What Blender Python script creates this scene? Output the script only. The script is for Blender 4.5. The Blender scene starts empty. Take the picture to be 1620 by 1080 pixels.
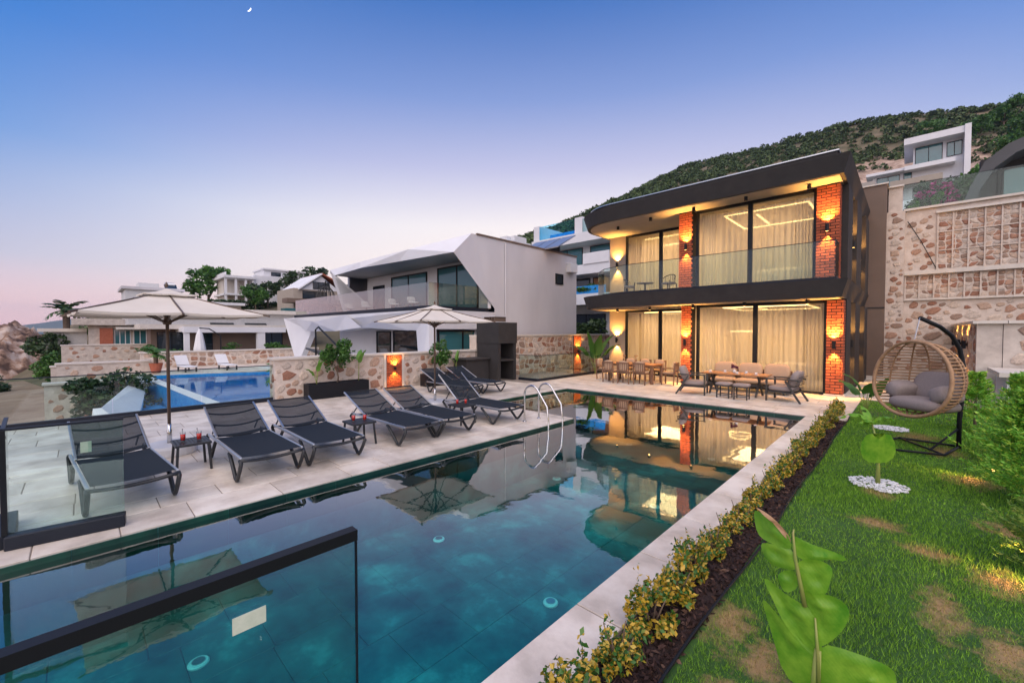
import bpy, math, random
import numpy as np
from mathutils import Vector, Matrix
random.seed(7); rng = np.random.default_rng(7)
sc = bpy.context.scene; COL = sc.collection
R = math.radians
# ---------------------------------------------------------------- camera
cam_d = bpy.data.cameras.new('camera'); cam = bpy.data.objects.new('camera', cam_d); COL.objects.link(cam)
cam.location = (0, 0, 2.05); cam.rotation_euler = (R(88.6), 0, R(43.8))
cam_d.sensor_width = 36; cam_d.lens = 655 / 1620 * 36; cam_d.clip_start = 0.05; cam_d.clip_end = 30000
sc.camera = cam
# ---------------------------------------------------------------- world: clear sky just after sunset
wd = bpy.data.worlds.new('World'); sc.world = wd; wd.use_nodes = True
nt = wd.node_tree; nt.nodes.clear(); N = nt.nodes.new; L = nt.links.new
out = N('ShaderNodeOutputWorld'); bg = N('ShaderNodeBackground'); L(bg.outputs[0], out.inputs[0])
tc = N('ShaderNodeTexCoord'); sep = N('ShaderNodeSeparateXYZ'); L(tc.outputs['Generated'], sep.inputs[0])
def ramp(stops, inp):
    r = N('ShaderNodeValToRGB'); e = r.color_ramp.elements
    while len(e) < len(stops): e.new(0.5)
    for k, (p, c) in enumerate(stops): e[k].position = p; e[k].color = (*c, 1)
    L(inp, r.inputs[0]); return r
away = ramp([(0.0, (1.0, .58, .58)), (.05, (.92, .60, .62)), (.12, (.50, .50, .66)), (.20, (.32, .41, .67)), (.30, (.105, .28, .66)), (.45, (.022, .185, .60)), (.65, (.02, .14, .48)), (1, (.02, .11, .40))], sep.outputs['Z'])
toward = ramp([(0.0, (1.0, .74, .66)), (.10, (.98, .84, .80)), (.24, (.86, .81, .84)), (.36, (.50, .51, .73)), (.48, (.23, .32, .63)), (.62, (.055, .16, .48)), (1, (.02, .11, .40))], sep.outputs['Z'])
dot = N('ShaderNodeVectorMath'); dot.operation = 'DOT_PRODUCT'; L(tc.outputs['Generated'], dot.inputs[0]); dot.inputs[1].default_value = (-.60, .80, 0)
mr = N('ShaderNodeMapRange'); mr.interpolation_type = 'SMOOTHSTEP'; L(dot.outputs['Value'], mr.inputs[0])
for k, v in ((1, .38), (2, .97), (3, 0), (4, 1)): mr.inputs[k].default_value = v
mx = N('ShaderNodeMix'); mx.data_type = 'RGBA'; L(mr.outputs[0], mx.inputs[0]); L(away.outputs[0], mx.inputs[6]); L(toward.outputs[0], mx.inputs[7])
sky = N('ShaderNodeTexSky'); sky.sky_type = 'NISHITA'; sky.sun_disc = False; sky.sun_elevation = R(2); sky.sun_rotation = R(-37)
add = N('ShaderNodeMix'); add.data_type = 'RGBA'; add.blend_type = 'ADD'; add.inputs[0].default_value = 0.012
L(mx.outputs[2], add.inputs[6]); L(sky.outputs[0], add.inputs[7]); L(add.outputs[2], bg.inputs[0]); bg.inputs[1].default_value = .92
# ---------------------------------------------------------------- afterglow: one very soft low-strength sun
sd = bpy.data.lights.new('sun', 'SUN'); sd.energy = 3.4; sd.angle = R(100); sd.color = (1, .83, .68)
sun = bpy.data.objects.new('sun', sd); COL.objects.link(sun); sun.rotation_euler = (R(40), R(14), R(20))
sc.view_settings.view_transform = 'Standard'; sc.view_settings.look = 'None'; sc.view_settings.gamma = 1
sc.view_settings.exposure = 0.28; sc.view_settings.use_curve_mapping = False
sc.cycles.use_denoising = True; sc.cycles.max_bounces = 8; sc.cycles.transparent_max_bounces = 24; sc.cycles.glossy_bounces = 4
sc.cycles.diffuse_bounces = 2; sc.cycles.sample_clamp_indirect = 4; sc.cycles.use_light_tree = True; sc.cycles.caustics_reflective = False; sc.cycles.caustics_refractive = False

# ================================================================ helpers
class MB:
    def __init__(s): s.v = []; s.f = []
    def add(s, vs, fs):
        o = len(s.v); s.v += [tuple(p) for p in vs]; s.f += [[i + o for i in f] for f in fs]; return s
    def box(s, x0, y0, z0, x1, y1, z1):
        return s.add([(x0, y0, z0), (x1, y0, z0), (x1, y1, z0), (x0, y1, z0), (x0, y0, z1), (x1, y0, z1), (x1, y1, z1), (x0, y1, z1)],
                     [(3, 2, 1, 0), (4, 5, 6, 7), (0, 1, 5, 4), (1, 2, 6, 5), (2, 3, 7, 6), (3, 0, 4, 7)])
    def poly(s, *ps): return s.add(ps, [tuple(range(len(ps)))])
    def prism(s, pts, z0, z1, top=None):
        n = len(pts); top = top or pts
        return s.add([(x, y, z0) for x, y in pts] + [(x, y, z1) for x, y in top],
                     [tuple(range(n))[::-1], tuple(range(n, 2 * n))] + [(i, (i + 1) % n, n + (i + 1) % n, n + i) for i in range(n)])
    def slab(s, pts, d):            # 3-D outline thickened by vector d
        n = len(pts); d = Vector(d)
        return s.add([tuple(p) for p in pts] + [tuple(Vector(p) + d) for p in pts],
                     [tuple(range(n))[::-1], tuple(range(n, 2 * n))] + [(i, (i + 1) % n, n + (i + 1) % n, n + i) for i in range(n)])
    def bar(s, a, b, w, h, up=(0, 0, 1)):
        a = Vector(a); b = Vector(b); d = (b - a).normalized(); u = Vector(up)
        if abs(d.dot(u)) > .98: u = Vector((0, 1, 0))
        x = d.cross(u).normalized() * w / 2; y = x.cross(d).normalized() * h / 2
        return s.add([a - x - y, a + x - y, a + x + y, a - x + y, b - x - y, b + x - y, b + x + y, b - x + y],
                     [(3, 2, 1, 0), (4, 5, 6, 7), (0, 1, 5, 4), (1, 2, 6, 5), (2, 3, 7, 6), (3, 0, 4, 7)])
    def tube(s, pts, r, n=8, closed=False):
        pts = [Vector(p) for p in pts]; m = len(pts); rs = r if isinstance(r, (list, tuple)) else [r] * m
        rings = []; prev = None
        for i, p in enumerate(pts):
            if closed: t = (pts[(i + 1) % m] - pts[i - 1])
            else: t = pts[min(i + 1, m - 1)] - pts[max(i - 1, 0)]
            t.normalize()
            if prev is None:
                a = Vector((0, 0, 1)) if abs(t.z) < .9 else Vector((1, 0, 0)); prev = t.cross(a).normalized()
            prev = (prev - t * prev.dot(t)).normalized(); q = t.cross(prev)
            rings.append([p + (prev * math.cos(k * 2 * math.pi / n) + q * math.sin(k * 2 * math.pi / n)) * rs[i] for k in range(n)])
        o = [v for rg in rings for v in rg]; fs = []
        for i in range(m if closed else m - 1):
            j = (i + 1) % m
            for k in range(n): fs.append((i * n + k, i * n + (k + 1) % n, j * n + (k + 1) % n, j * n + k))
        if not closed: fs += [tuple(range(n))[::-1], tuple(range((m - 1) * n, m * n))]
        return s.add(o, fs)
    def lathe(s, prof, c=(0, 0, 0), n=16):
        o = []; fs = []
        for r, z in prof:
            for k in range(n): a = k * 2 * math.pi / n; o.append((c[0] + r * math.cos(a), c[1] + r * math.sin(a), c[2] + z))
        for i in range(len(prof) - 1):
            for k in range(n): fs.append((i * n + k, i * n + (k + 1) % n, (i + 1) * n + (k + 1) % n, (i + 1) * n + k))
        fs += [tuple(range(n))[::-1], tuple(range((len(prof) - 1) * n, len(prof) * n))]
        return s.add(o, fs)
    def pillow(s, c, sx, sy, sz, nu=8, nv=6, p=.45, M=None):      # soft super-ellipsoid cushion
        o = []; fs = []; sg = lambda v: math.copysign(abs(v) ** p, v)
        for j in range(nv + 1):
            b = -math.pi / 2 + math.pi * j / nv
            for i in range(nu):
                a = 2 * math.pi * i / nu
                q = Vector((sx / 2 * sg(math.cos(b)) * sg(math.cos(a)), sy / 2 * sg(math.cos(b)) * sg(math.sin(a)), sz / 2 * math.copysign(abs(math.sin(b)) ** .8, math.sin(b))))
                if M is not None: q = M @ q
                o.append(q + Vector(c))
        for j in range(nv):
            for i in range(nu): fs.append((j * nu + i, j * nu + (i + 1) % nu, (j + 1) * nu + (i + 1) % nu, (j + 1) * nu + i))
        return s.add(o, fs)
    def mesh(s, name, mat, smooth=False):
        me = bpy.data.meshes.new(name); me.from_pydata(s.v, [], s.f)
        if smooth: me.polygons.foreach_set('use_smooth', [True] * len(me.polygons))
        if mat: me.materials.append(mat)
        me.update(); return me
    def build(s, name, mat, parent=None, world=False, smooth=False, bevel=0, seg=1, sub=0, loc=None):
        return put(name, s.mesh(name, mat, smooth), parent, world, bevel, seg, sub, loc)
def wmat(o):
    m = o.matrix_basis.copy(); 
    while o.parent: o = o.parent; m = o.matrix_basis @ m
    return m
def put(name, me, parent=None, world=False, bevel=0, seg=1, sub=0, loc=None):
    o = bpy.data.objects.new(name, me); COL.objects.link(o)
    if parent is not None:
        o.parent = parent
        if world: o.matrix_basis = wmat(parent).inverted()
    if loc: o.location = loc
    if bevel:
        b = o.modifiers.new('bevel', 'BEVEL'); b.width = bevel; b.segments = seg; b.limit_method = 'ANGLE'; b.angle_limit = R(40)
    if sub:
        b = o.modifiers.new('subdiv', 'SUBSURF'); b.levels = sub; b.render_levels = sub
    return o
def tag(o, label=None, cat=None, group=None, kind=None):
    if label: o['label'] = label
    if cat: o['category'] = cat
    if group: o['group'] = group
    if kind: o['kind'] = kind
    return o
def thing(name, label, cat, loc=(0, 0, 0), rz=0, group=None):
    o = bpy.data.objects.new(name, None); COL.objects.link(o); o.location = loc; o.rotation_euler = (0, 0, rz); o.empty_display_size = .1
    return tag(o, label, cat, group)
def struct(o): o['kind'] = 'structure'; return o
def dup(o, parent=None, loc=None, rz=None, label=None):
    c = o.copy(); COL.objects.link(c)
    if parent is not None: c.parent = parent
    if loc is not None: c.location = loc
    if rz is not None: c.rotation_euler = (0, 0, rz)
    if label: c['label'] = label
    for ch in list(o.children): dup(ch, c)
    return c
def npmesh(name, V, k, mat, smooth=False):        # V: (n*k,3) separate k-gons
    n = len(V) // k; me = bpy.data.meshes.new(name)
    me.vertices.add(len(V)); me.vertices.foreach_set('co', np.ascontiguousarray(V, dtype=np.float32).ravel())
    me.loops.add(n * k); me.loops.foreach_set('vertex_index', np.arange(n * k, dtype=np.int32))
    me.polygons.add(n); me.polygons.foreach_set('loop_start', np.arange(0, n * k, k, dtype=np.int32))
    if mat: me.materials.append(mat)
    me.update(calc_edges=True); return me
def leafverts(P, size, aspect=1.7, droop=.3, D=None):
    P = np.asarray(P, float); n = len(P); size = np.broadcast_to(np.asarray(size, float), (n,)) * rng.uniform(.7, 1.3, n)
    d = rng.normal(size=(n, 3)); d[:, 2] = d[:, 2] * .7 + .15
    if D is not None: d = np.asarray(D) + d * .45
    d /= np.linalg.norm(d, axis=1)[:, None]
    u = np.cross(d, rng.normal(size=(n, 3))); u /= np.linalg.norm(u, axis=1)[:, None]
    a = d * (size * aspect / 2)[:, None]; b = u * (size / 2)[:, None]
    nn = np.cross(d, u) * (size * .18)[:, None]
    V = np.stack([P - a, P + b + nn, P + a, P - b + nn], 1).reshape(-1, 3); return V
def crownpts(c, r, n, clumps=14, spread=.36, flat=0):
    c = np.array(c, float); r = np.array(r, float)
    K = rng.normal(size=(clumps, 3)); K /= np.linalg.norm(K, axis=1)[:, None]; K *= rng.uniform(.45, .95, (clumps, 1))
    if flat: K[:, 2] = np.abs(K[:, 2]) * 1 - flat
    w = rng.uniform(.5, 1.4, clumps); w /= w.sum()
    k = rng.choice(clumps, n, p=w); q = rng.normal(size=(n, 3)); q /= np.linalg.norm(q, axis=1)[:, None]
    q *= (rng.uniform(.25, 1, n) ** .5)[:, None] * spread * rng.uniform(.7, 1.25, clumps)[k][:, None]
    return c + (K[k] + q) * r

# ================================================================ materials
def M(name, c1, c2=None, scale=4, rough=.6, metal=0, bump=0, bscale=None, detail=5, spec=.5, orand=0, island=None, coord='Object', trans=0, sss=0, c3=None, stretch=None, coat=0, pos=(.32, .68)):
    m = bpy.data.materials.new(name); m.use_nodes = True; t = m.node_tree; n = t.nodes; l = t.links.new
    b = n['Principled BSDF']; b.inputs['Roughness'].default_value = rough; b.inputs['Metallic'].default_value = metal
    b.inputs['Specular IOR Level'].default_value = spec
    if coat: b.inputs['Coat Weight'].default_value = coat; b.inputs['Coat Roughness'].default_value = .15
    tc = n.new('ShaderNodeTexCoord'); vec = tc.outputs[coord]
    if stretch:
        mp = n.new('ShaderNodeMapping'); mp.inputs['Scale'].default_value = stretch; l(vec, mp.inputs[0]); vec = mp.outputs[0]
    col = None
    if c2 is not None:
        nz = n.new('ShaderNodeTexNoise'); nz.inputs['Scale'].default_value = scale; nz.inputs['Detail'].default_value = detail; nz.inputs['Roughness'].default_value = .6
        l(vec, nz.inputs['Vector'])
        cr = n.new('ShaderNodeValToRGB'); e = cr.color_ramp.elements; e[0].position = pos[0]; e[1].position = pos[1]; e[0].color = (*c1, 1); e[1].color = (*c2, 1)
        if c3: x = e.new((pos[0] + pos[1]) / 2); x.color = (*c3, 1)
        l(nz.outputs['Fac'], cr.inputs[0]); col = cr.outputs[0]
    if island is not None:
        g = n.new('ShaderNodeNewGeometry'); cr = n.new('ShaderNodeValToRGB'); e = cr.color_ramp.elements
        while len(e) < len(island): e.new(.5)
        for k, (p, c) in enumerate(island): e[k].position = p; e[k].color = (*c, 1)
        l(g.outputs['Random Per Island'], cr.inputs[0]); col2 = cr.outputs[0]
        if col is not None:
            mx = n.new('ShaderNodeMix'); mx.data_type = 'RGBA'; mx.inputs[0].default_value = .5; l(col, mx.inputs[6]); l(col2, mx.inputs[7]); col = mx.outputs[2]
        else: col = col2
    if orand:
        oi = n.new('ShaderNodeObjectInfo'); mr = n.new('ShaderNodeMapRange'); mr.inputs[3].default_value = 1 - orand; mr.inputs[4].default_value = 1 + orand
        l(oi.outputs['Random'], mr.inputs[0]); hs = n.new('ShaderNodeHueSaturation'); l(mr.outputs[0], hs.inputs['Value'])
        if col is not None: l(col, hs.inputs['Color'])
        else: hs.inputs['Color'].default_value = (*c1, 1)
        col = hs.outputs[0]
    if col is not None: l(col, b.inputs['Base Color'])
    else: b.inputs['Base Color'].default_value = (*c1, 1)
    if bump:
        nb = n.new('ShaderNodeTexNoise'); nb.inputs['Scale'].default_value = bscale or scale * 4; nb.inputs['Detail'].default_value = 4; l(vec, nb.inputs['Vector'])
        bp = n.new('ShaderNodeBump'); bp.inputs['Strength'].default_value = bump; bp.inputs['Distance'].default_value = .02; l(nb.outputs['Fac'], bp.inputs['Height']); l(bp.outputs[0], b.inputs['Normal'])
    if trans:
        o = n['Material Output']; tr = n.new('ShaderNodeBsdfTransparent'); ms = n.new('ShaderNodeMixShader'); ms.inputs[0].default_value = trans
        l(b.outputs[0], ms.inputs[1]); l(tr.outputs[0], ms.inputs[2]); l(ms.outputs[0], o.inputs[0])
    if sss:
        o = n['Material Output']; tl = n.new('ShaderNodeBsdfTranslucent'); ms = n.new('ShaderNodeMixShader'); ms.inputs[0].default_value = sss
        if col is not None: l(col, tl.inputs[0])
        else: tl.inputs[0].default_value = (*c1, 1)
        l(b.outputs[0], ms.inputs[1]); l(tl.outputs[0], ms.inputs[2]); l(ms.outputs[0], o.inputs[0])
    return m
def stonemat():
    m = M('field_stone', (.6, .6, .6), (1, 1, 1), 6, .88, detail=12, bump=.8, bscale=22, pos=(.3, .62)); t = m.node_tree; n = t.nodes; l = t.links.new; b = n['Principled BSDF']; src = b.inputs['Base Color'].links[0].from_socket
    oi = n.new('ShaderNodeObjectInfo'); ge = n.new('ShaderNodeNewGeometry'); ad = n.new('ShaderNodeMath'); ad.operation = 'ADD'; fr = n.new('ShaderNodeMath'); fr.operation = 'FRACT'; l(oi.outputs['Random'], ad.inputs[0]); l(ge.outputs['Random Per Island'], ad.inputs[1]); l(ad.outputs[0], fr.inputs[0])
    cr = n.new('ShaderNodeValToRGB'); cr.color_ramp.interpolation = 'CONSTANT'; cols = [(.56, .40, .30), (.36, .18, .12), (.64, .54, .46), (.50, .31, .22), (.62, .46, .35), (.36, .25, .19), (.68, .56, .46), (.44, .24, .16), (.58, .49, .42)]; e = cr.color_ramp.elements
    while len(e) < len(cols): e.new(.5)
    for k, c in enumerate(cols): e[k].position = k / len(cols); e[k].color = (*c, 1)
    l(fr.outputs[0], cr.inputs[0]); mx = n.new('ShaderNodeMix'); mx.data_type = 'RGBA'; mx.blend_type = 'MULTIPLY'; mx.inputs[0].default_value = 1; l(cr.outputs[0], mx.inputs[6]); l(src, mx.inputs[7]); l(mx.outputs[2], b.inputs['Base Color']); return m
def glassmat(name, tint, ior=1.45, boost=1.0, rough=0.0):
    m = bpy.data.materials.new(name); m.use_nodes = True; t = m.node_tree; n = t.nodes; l = t.links.new; n.remove(n['Principled BSDF'])
    tr = n.new('ShaderNodeBsdfTransparent'); tr.inputs[0].default_value = (*tint, 1); gl = n.new('ShaderNodeBsdfGlossy'); gl.inputs['Roughness'].default_value = rough
    fr = n.new('ShaderNodeFresnel'); ge = n.new('ShaderNodeNewGeometry'); mi = n.new('ShaderNodeMapRange'); mi.inputs[3].default_value = ior; mi.inputs[4].default_value = 1 / ior; l(ge.outputs['Backfacing'], mi.inputs[0]); l(mi.outputs[0], fr.inputs[0]); mu = n.new('ShaderNodeMath'); mu.operation = 'MULTIPLY'; mu.inputs[1].default_value = boost; mu.use_clamp = True
    ms = n.new('ShaderNodeMixShader'); l(fr.outputs[0], mu.inputs[0]); l(mu.outputs[0], ms.inputs[0]); l(tr.outputs[0], ms.inputs[1]); l(gl.outputs[0], ms.inputs[2]); l(ms.outputs[0], n['Material Output'].inputs[0])
    return m, gl, fr
def emit(name, c, s):
    m = bpy.data.materials.new(name); m.use_nodes = True; b = m.node_tree.nodes['Principled BSDF']
    b.inputs['Base Color'].default_value = (*c, 1); b.inputs['Emission Color'].default_value = (*c, 1); b.inputs['Emission Strength'].default_value = s; return m
K = {}
K['trav'] = M('travertine', (.52, .45, .38), (.76, .69, .61), 2.2, .40, detail=12, bump=.2, bscale=25, orand=.12, c3=(.66, .58, .50), pos=(.36, .62))
K['joint'] = M('tile_joint', (.22, .18, .15), (.30, .25, .21), 8, .8)
K['pooltile'] = M('green_bali_stone', (.003, .045, .050), (.10, .50, .50), 1.5, .35, detail=14, c3=(.014, .16, .17), orand=.06, pos=(.31, .74))
K['pooledge'] = M('pool_wall_tile', (.002, .022, .016), (.010, .065, .04), 3, .3, detail=8, orand=.25)
K['black'] = M('black_powder_coat', (.010, .011, .014), rough=.5, spec=.25)
K['navy'] = M('dark_rail_aluminium', (.010, .014, .024), rough=.45, spec=.3)
K['dkgrey'] = M('anthracite_render', (.030, .028, .029), (.040, .037, .037), 3, .7, spec=.3, bump=.06, bscale=60)
K['soffit'] = M('soffit_render', (.30, .27, .24), (.34, .31, .28), 2, .7)
K['beige'] = M('beige_render', (.34, .29, .24), (.38, .33, .27), 2, .7, bump=.05, bscale=70)
K['brown'] = M('brown_render', (.15, .105, .08), (.175, .12, .092), 1.5, .7, bump=.05, bscale=50)
K['white'] = M('white_render', (.66, .66, .68), (.74, .74, .76), .6, .6, bump=.03, bscale=40)
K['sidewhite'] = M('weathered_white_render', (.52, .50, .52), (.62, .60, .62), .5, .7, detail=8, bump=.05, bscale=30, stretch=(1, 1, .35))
K['brick'] = M('red_brick', (.36, .075, .032), (.52, .13, .05), 9, .75, bump=.4, bscale=60, orand=.28)
K['mortar_dk'] = M('dark_mortar', (.03, .022, .02), rough=.9)
K['stone'] = stonemat()
K['mortar'] = M('pale_mortar', (.54, .45, .38), (.68, .59, .52), 5, .9, bump=.6, bscale=18)
K['paleston'] = M('pale_rubble', (.44, .38, .33), (.64, .57, .50), 3, .85, bump=.4, bscale=10)
K['cap'] = M('stone_cap', (.58, .53, .47), (.66, .61, .55), 4, .6)
K['sling'] = M('dark_sling_fabric', (.016, .022, .031), (.022, .029, .040), 60, .8, spec=.15)
K['slingsee'] = M('sheer_sling_fabric', (.016, .022, .031), (.022, .029, .040), 60, .8, spec=.15, trans=.14)
K['plasblk'] = M('charcoal_resin', (.020, .023, .028), rough=.42)
K['alu'] = M('brushed_aluminium', (.55, .56, .58), rough=.32, metal=.9)
K['steel'] = M('stainless_steel', (.62, .62, .62), rough=.14, metal=1)
K['canvas'] = M('cream_canvas', (.68, .62, .54), (.74, .68, .60), 3, .85, sss=.10)
K['polewood'] = M('bronze_pole', (.10, .065, .045), rough=.45)
K['concrete'] = M('pale_concrete', (.55, .55, .55), (.64, .64, .64), 6, .8)
K['wood'] = M('teak', (.36, .15, .05), (.48, .22, .085), 5, .5, stretch=(1, 12, 12), bump=.1)
K['wooddk'] = M('stained_wood', (.16, .085, .05), (.22, .12, .07), 6, .55)
K['taupe'] = M('taupe_cushion', (.25, .205, .19), (.29, .24, .22), 40, .9, bump=.1, bscale=200)
K['tan'] = M('tan_cushion', (.42, .29, .19), (.48, .34, .23), 30, .9, bump=.08, bscale=200)
K['frame'] = M('furniture_frame', (.045, .042, .038), rough=.5)
K['rattan'] = M('tan_rattan', (.30, .165, .08), (.44, .27, .15), 14, .6, bump=.3, bscale=60)
K['leaf'] = M('garden_leaf', (.03, .10, .02), rough=.5, island=[(0, (.02, .075, .014)), (.5, (.05, .15, .022)), (1, (.11, .24, .045))], sss=.25)
K['darkleaf'] = M('dark_leaf', (.02, .06, .015), rough=.55, island=[(0, (.010, .030, .010)), (.5, (.025, .062, .018)), (1, (.06, .11, .03))], sss=.15)
K['limeleaf'] = M('bright_leaf', (.1, .3, .03), rough=.45, island=[(0, (.05, .17, .015)), (1, (.16, .34, .04))], sss=.3)
K['banana'] = M('banana_leaf', (.10, .33, .02), (.30, .56, .05), 7, .34, detail=9, bump=.1, sss=.42, pos=(.36, .66))
def veins(m, s=24):
    t = m.node_tree; n = t.nodes; l = t.links.new; b = n['Principled BSDF']; tc = n.new('ShaderNodeTexCoord'); w = n.new('ShaderNodeTexWave'); w.bands_direction = 'DIAGONAL'; w.inputs['Scale'].default_value = s; w.inputs['Distortion'].default_value = 7; w.inputs['Detail'].default_value = 2; w.inputs['Detail Scale'].default_value = .6; l(tc.outputs['Object'], w.inputs['Vector'])
    src = b.inputs['Base Color'].links[0].from_socket; mx = n.new('ShaderNodeMix'); mx.data_type = 'RGBA'; mx.blend_type = 'MULTIPLY'; r = n.new('ShaderNodeValToRGB'); r.color_ramp.elements[0].color = (.78, .84, .70, 1); r.color_ramp.elements[1].position = .45; l(w.outputs['Fac'], r.inputs[0]); mx.inputs[0].default_value = .12; l(src, mx.inputs[6]); l(r.outputs[0], mx.inputs[7])
    for k in list(src.links):
        if k.to_node != mx: l(mx.outputs[2], k.to_socket)
    bp = n.new('ShaderNodeBump'); bp.inputs['Strength'].default_value = .10; bp.inputs['Distance'].default_value = .004; l(w.outputs['Fac'], bp.inputs['Height']); l(bp.outputs[0], b.inputs['Normal'])
veins(K['banana'])
K['bananastem'] = M('banana_stem', (.20, .30, .05), (.30, .30, .09), 6, .5)
K['conifer'] = M('conifer_needles', (.03, .1, .02), rough=.55, island=[(0, (.09, .32, .03)), (.6, (.26, .60, .065)), (1, (.55, .66, .08))], sss=.2)
K['goldleaf'] = M('variegated_leaf', (.3, .3, .04), rough=.4, island=[(0, (.025, .10, .015)), (.42, (.06, .18, .025)), (.48, (.34, .30, .03)), (.75, (.58, .36, .03)), (1, (.70, .50, .10))], sss=.2)
K['bark'] = M('bark', (.10, .07, .05), (.17, .12, .085), 8, .9, bump=.5)
K['soil'] = M('mulch_soil', (.020, .010, .010), (.040, .021, .018), 20, .95, bump=.8, bscale=60)
K['chip'] = M('bark_chip', (.05, .02, .018), rough=.9, island=[(0, (.022, .009, .008)), (.8, (.06, .028, .022)), (1, (.16, .09, .06))])
K['pebble'] = M('white_pebble', (.7, .7, .7), rough=.6, island=[(0, (.55, .55, .56)), (1, (.8, .8, .8))])
K['red'] = M('red_drink', (.75, .02, .01), rough=.1, spec=.6)
K['curtain'] = M('sheer_curtain', (.82, .74, .64), rough=.9)
K['inwall'] = M('interior_wall', (.70, .62, .52), rough=.8)
K['infloor'] = M('interior_floor', (.45, .38, .30), rough=.4)
K['darkwin'] = M('window_glass_dark', (.012, .022, .03), rough=.04, spec=.9)
K['bluewin'] = M('window_glass_teal', (.03, .12, .14), (.05, .17, .19), .3, rough=.05, spec=.9)
K['bluetile'] = M('blue_pool_mosaic', (.012, .20, .55), (.03, .32, .70), 3, .25, detail=8)
K['roof'] = M('red_roof_tile', (.32, .08, .04), (.42, .13, .07), 6, .7, bump=.3)
K['rock'] = M('cliff_rock', (.07, .04, .03), (.46, .38, .33), .5, .95, detail=14, bump=1, bscale=3, c3=(.27, .17, .12), pos=(.40, .60))
K['lamp_on'] = emit('lamp_lens', (1, .55, .16), 6); K['led'] = emit('led_strip', (1, .66, .26), 4.5); K['moon'] = emit('moonlit', (1, 1, 1), 1.6)
K['waterlamp'] = M('pool_fitting', (.75, .82, .85), rough=.3)
K['sticker'] = M('paper_label', (.60, .66, .52), (.72, .76, .62), 30, .6)
K['glass'], _, _ = glassmat('clear_glass', (.86, .95, .93), 1.45, 1.5)
K['greenglass'], _, _ = glassmat('tinted_glass', (.78, .88, .86), 1.45, .9)
K['balcglass'], _, _ = glassmat('mirrored_balcony_glass', (.80, .84, .80), 1.5, 3.0)
K['winglass'], _, _ = glassmat('window_glass', (.93, .95, .94), 1.45, .8)
K['drinkglass'], _, _ = glassmat('tumbler_glass', (.95, .97, .97), 1.4)
# water: tinted clear body with a Fresnel mirror broken by faint ripples
wm, wg, wf = glassmat('pool_water', (.36, .88, .82), 1.33, 3.7); K['water'] = wm
def ripples(m, targets, s1=.9, s2=5, st=.006):
    t = m.node_tree; n = t.nodes; l = t.links.new; tc = n.new('ShaderNodeTexCoord')
    a = n.new('ShaderNodeTexNoise'); a.inputs['Scale'].default_value = s1; a.inputs['Detail'].default_value = 2; b = n.new('ShaderNodeTexNoise'); b.inputs['Scale'].default_value = s2; b.inputs['Detail'].default_value = 3
    l(tc.outputs['Object'], a.inputs['Vector']); l(tc.outputs['Object'], b.inputs['Vector'])
    ad = n.new('ShaderNodeMath'); ad.operation = 'MULTIPLY_ADD'; ad.inputs[1].default_value = .16; l(b.outputs['Fac'], ad.inputs[0]); l(a.outputs['Fac'], ad.inputs[2])
    bp = n.new('ShaderNodeBump'); bp.inputs['Strength'].default_value = st; bp.inputs['Distance'].default_value = 1.0; l(ad.outputs[0], bp.inputs['Height'])
    for x in targets: l(bp.outputs[0], x.inputs['Normal'])
ripples(wm, (wg,))
wb, wbg, _ = glassmat('blue_pool_water', (.60, .90, 1.0), 1.33, .9); K['bluewater'] = wb; ripples(wb, (wbg,))
def curtainmat():
    m = K['curtain']; t = m.node_tree; n = t.nodes; l = t.links.new; o = n['Material Output']; b = n['Principled BSDF']
    tl = n.new('ShaderNodeBsdfTranslucent'); tl.inputs[0].default_value = (.85, .78, .66, 1); tr = n.new('ShaderNodeBsdfTransparent')
    a = n.new('ShaderNodeMixShader'); a.inputs[0].default_value = .50; l(b.outputs[0], a.inputs[1]); l(tl.outputs[0], a.inputs[2])
    c = n.new('ShaderNodeMixShader'); c.inputs[0].default_value = .30; l(a.outputs[0], c.inputs[1]); l(tr.outputs[0], c.inputs[2]); l(c.outputs[0], o.inputs[0])
curtainmat()
def spot(parent, loc, down, energy, size=70, col=(1, .46, .10), blend=.6, rad=.02, tilt=0):
    d = bpy.data.lights.new('bulb', 'SPOT'); d.energy = energy; d.color = col; d.spot_size = R(size); d.spot_blend = blend; d.shadow_soft_size = rad
    o = bpy.data.objects.new('bulb', d); COL.objects.link(o); o.parent = parent; o.location = loc
    o.rotation_euler = (0 if down else math.pi, 0, 0); return o
# ================================================================ terrain and hills
def sstep(a, b, v):
    t = np.clip((v - a) / (b - a), 0, 1); return t * t * (3 - 2 * t)
_ph = rng.uniform(0, 6.28, (9, 2))
def HT(x, y):
    x = np.asarray(x, float); y = np.asarray(y, float); s = y - 24
    f = (1 - .5 * sstep(150, 700, -x)) * (1 - .10 * sstep(-40, 40, x))
    up = np.where(s > 0, (.235 * s + .00062 * s * s), 0) * f
    up = np.where(s > 290, (.235 * 290 + .00062 * 290 * 290) * f - .12 * (s - 290), up)
    lo = np.where(s <= 0, .085 * s, 0)
    lo = lo - .22 * np.clip(-8 - y, 0, 200)
    lf = .1 * np.clip(-x - 25, 0, 90) - .25 * np.clip(-x - 122, 0, 400) - .6 * np.clip(3 - y, 0, 30) * (x < -28) - .05 * np.clip(x - 200, 0, 900)
    h = up + lo + lf - 1.0
    far = np.clip((np.abs(s) - 40) / 60, 0, 1)
    for k, (w, a) in enumerate(((.011, 4.), (.02, 3), (.04, 1.6), (.09, .8), (.17, .45))):
        h = h + far * a * np.sin(w * x + _ph[k, 0]) * np.cos(w * 1.1 * y + _ph[k, 1])
    return np.maximum(h, -26)
def rockmask(x, y): return sstep(-75, -45, x) * sstep(150, 175, y) * (1 - sstep(236, 262, y)) 
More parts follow.
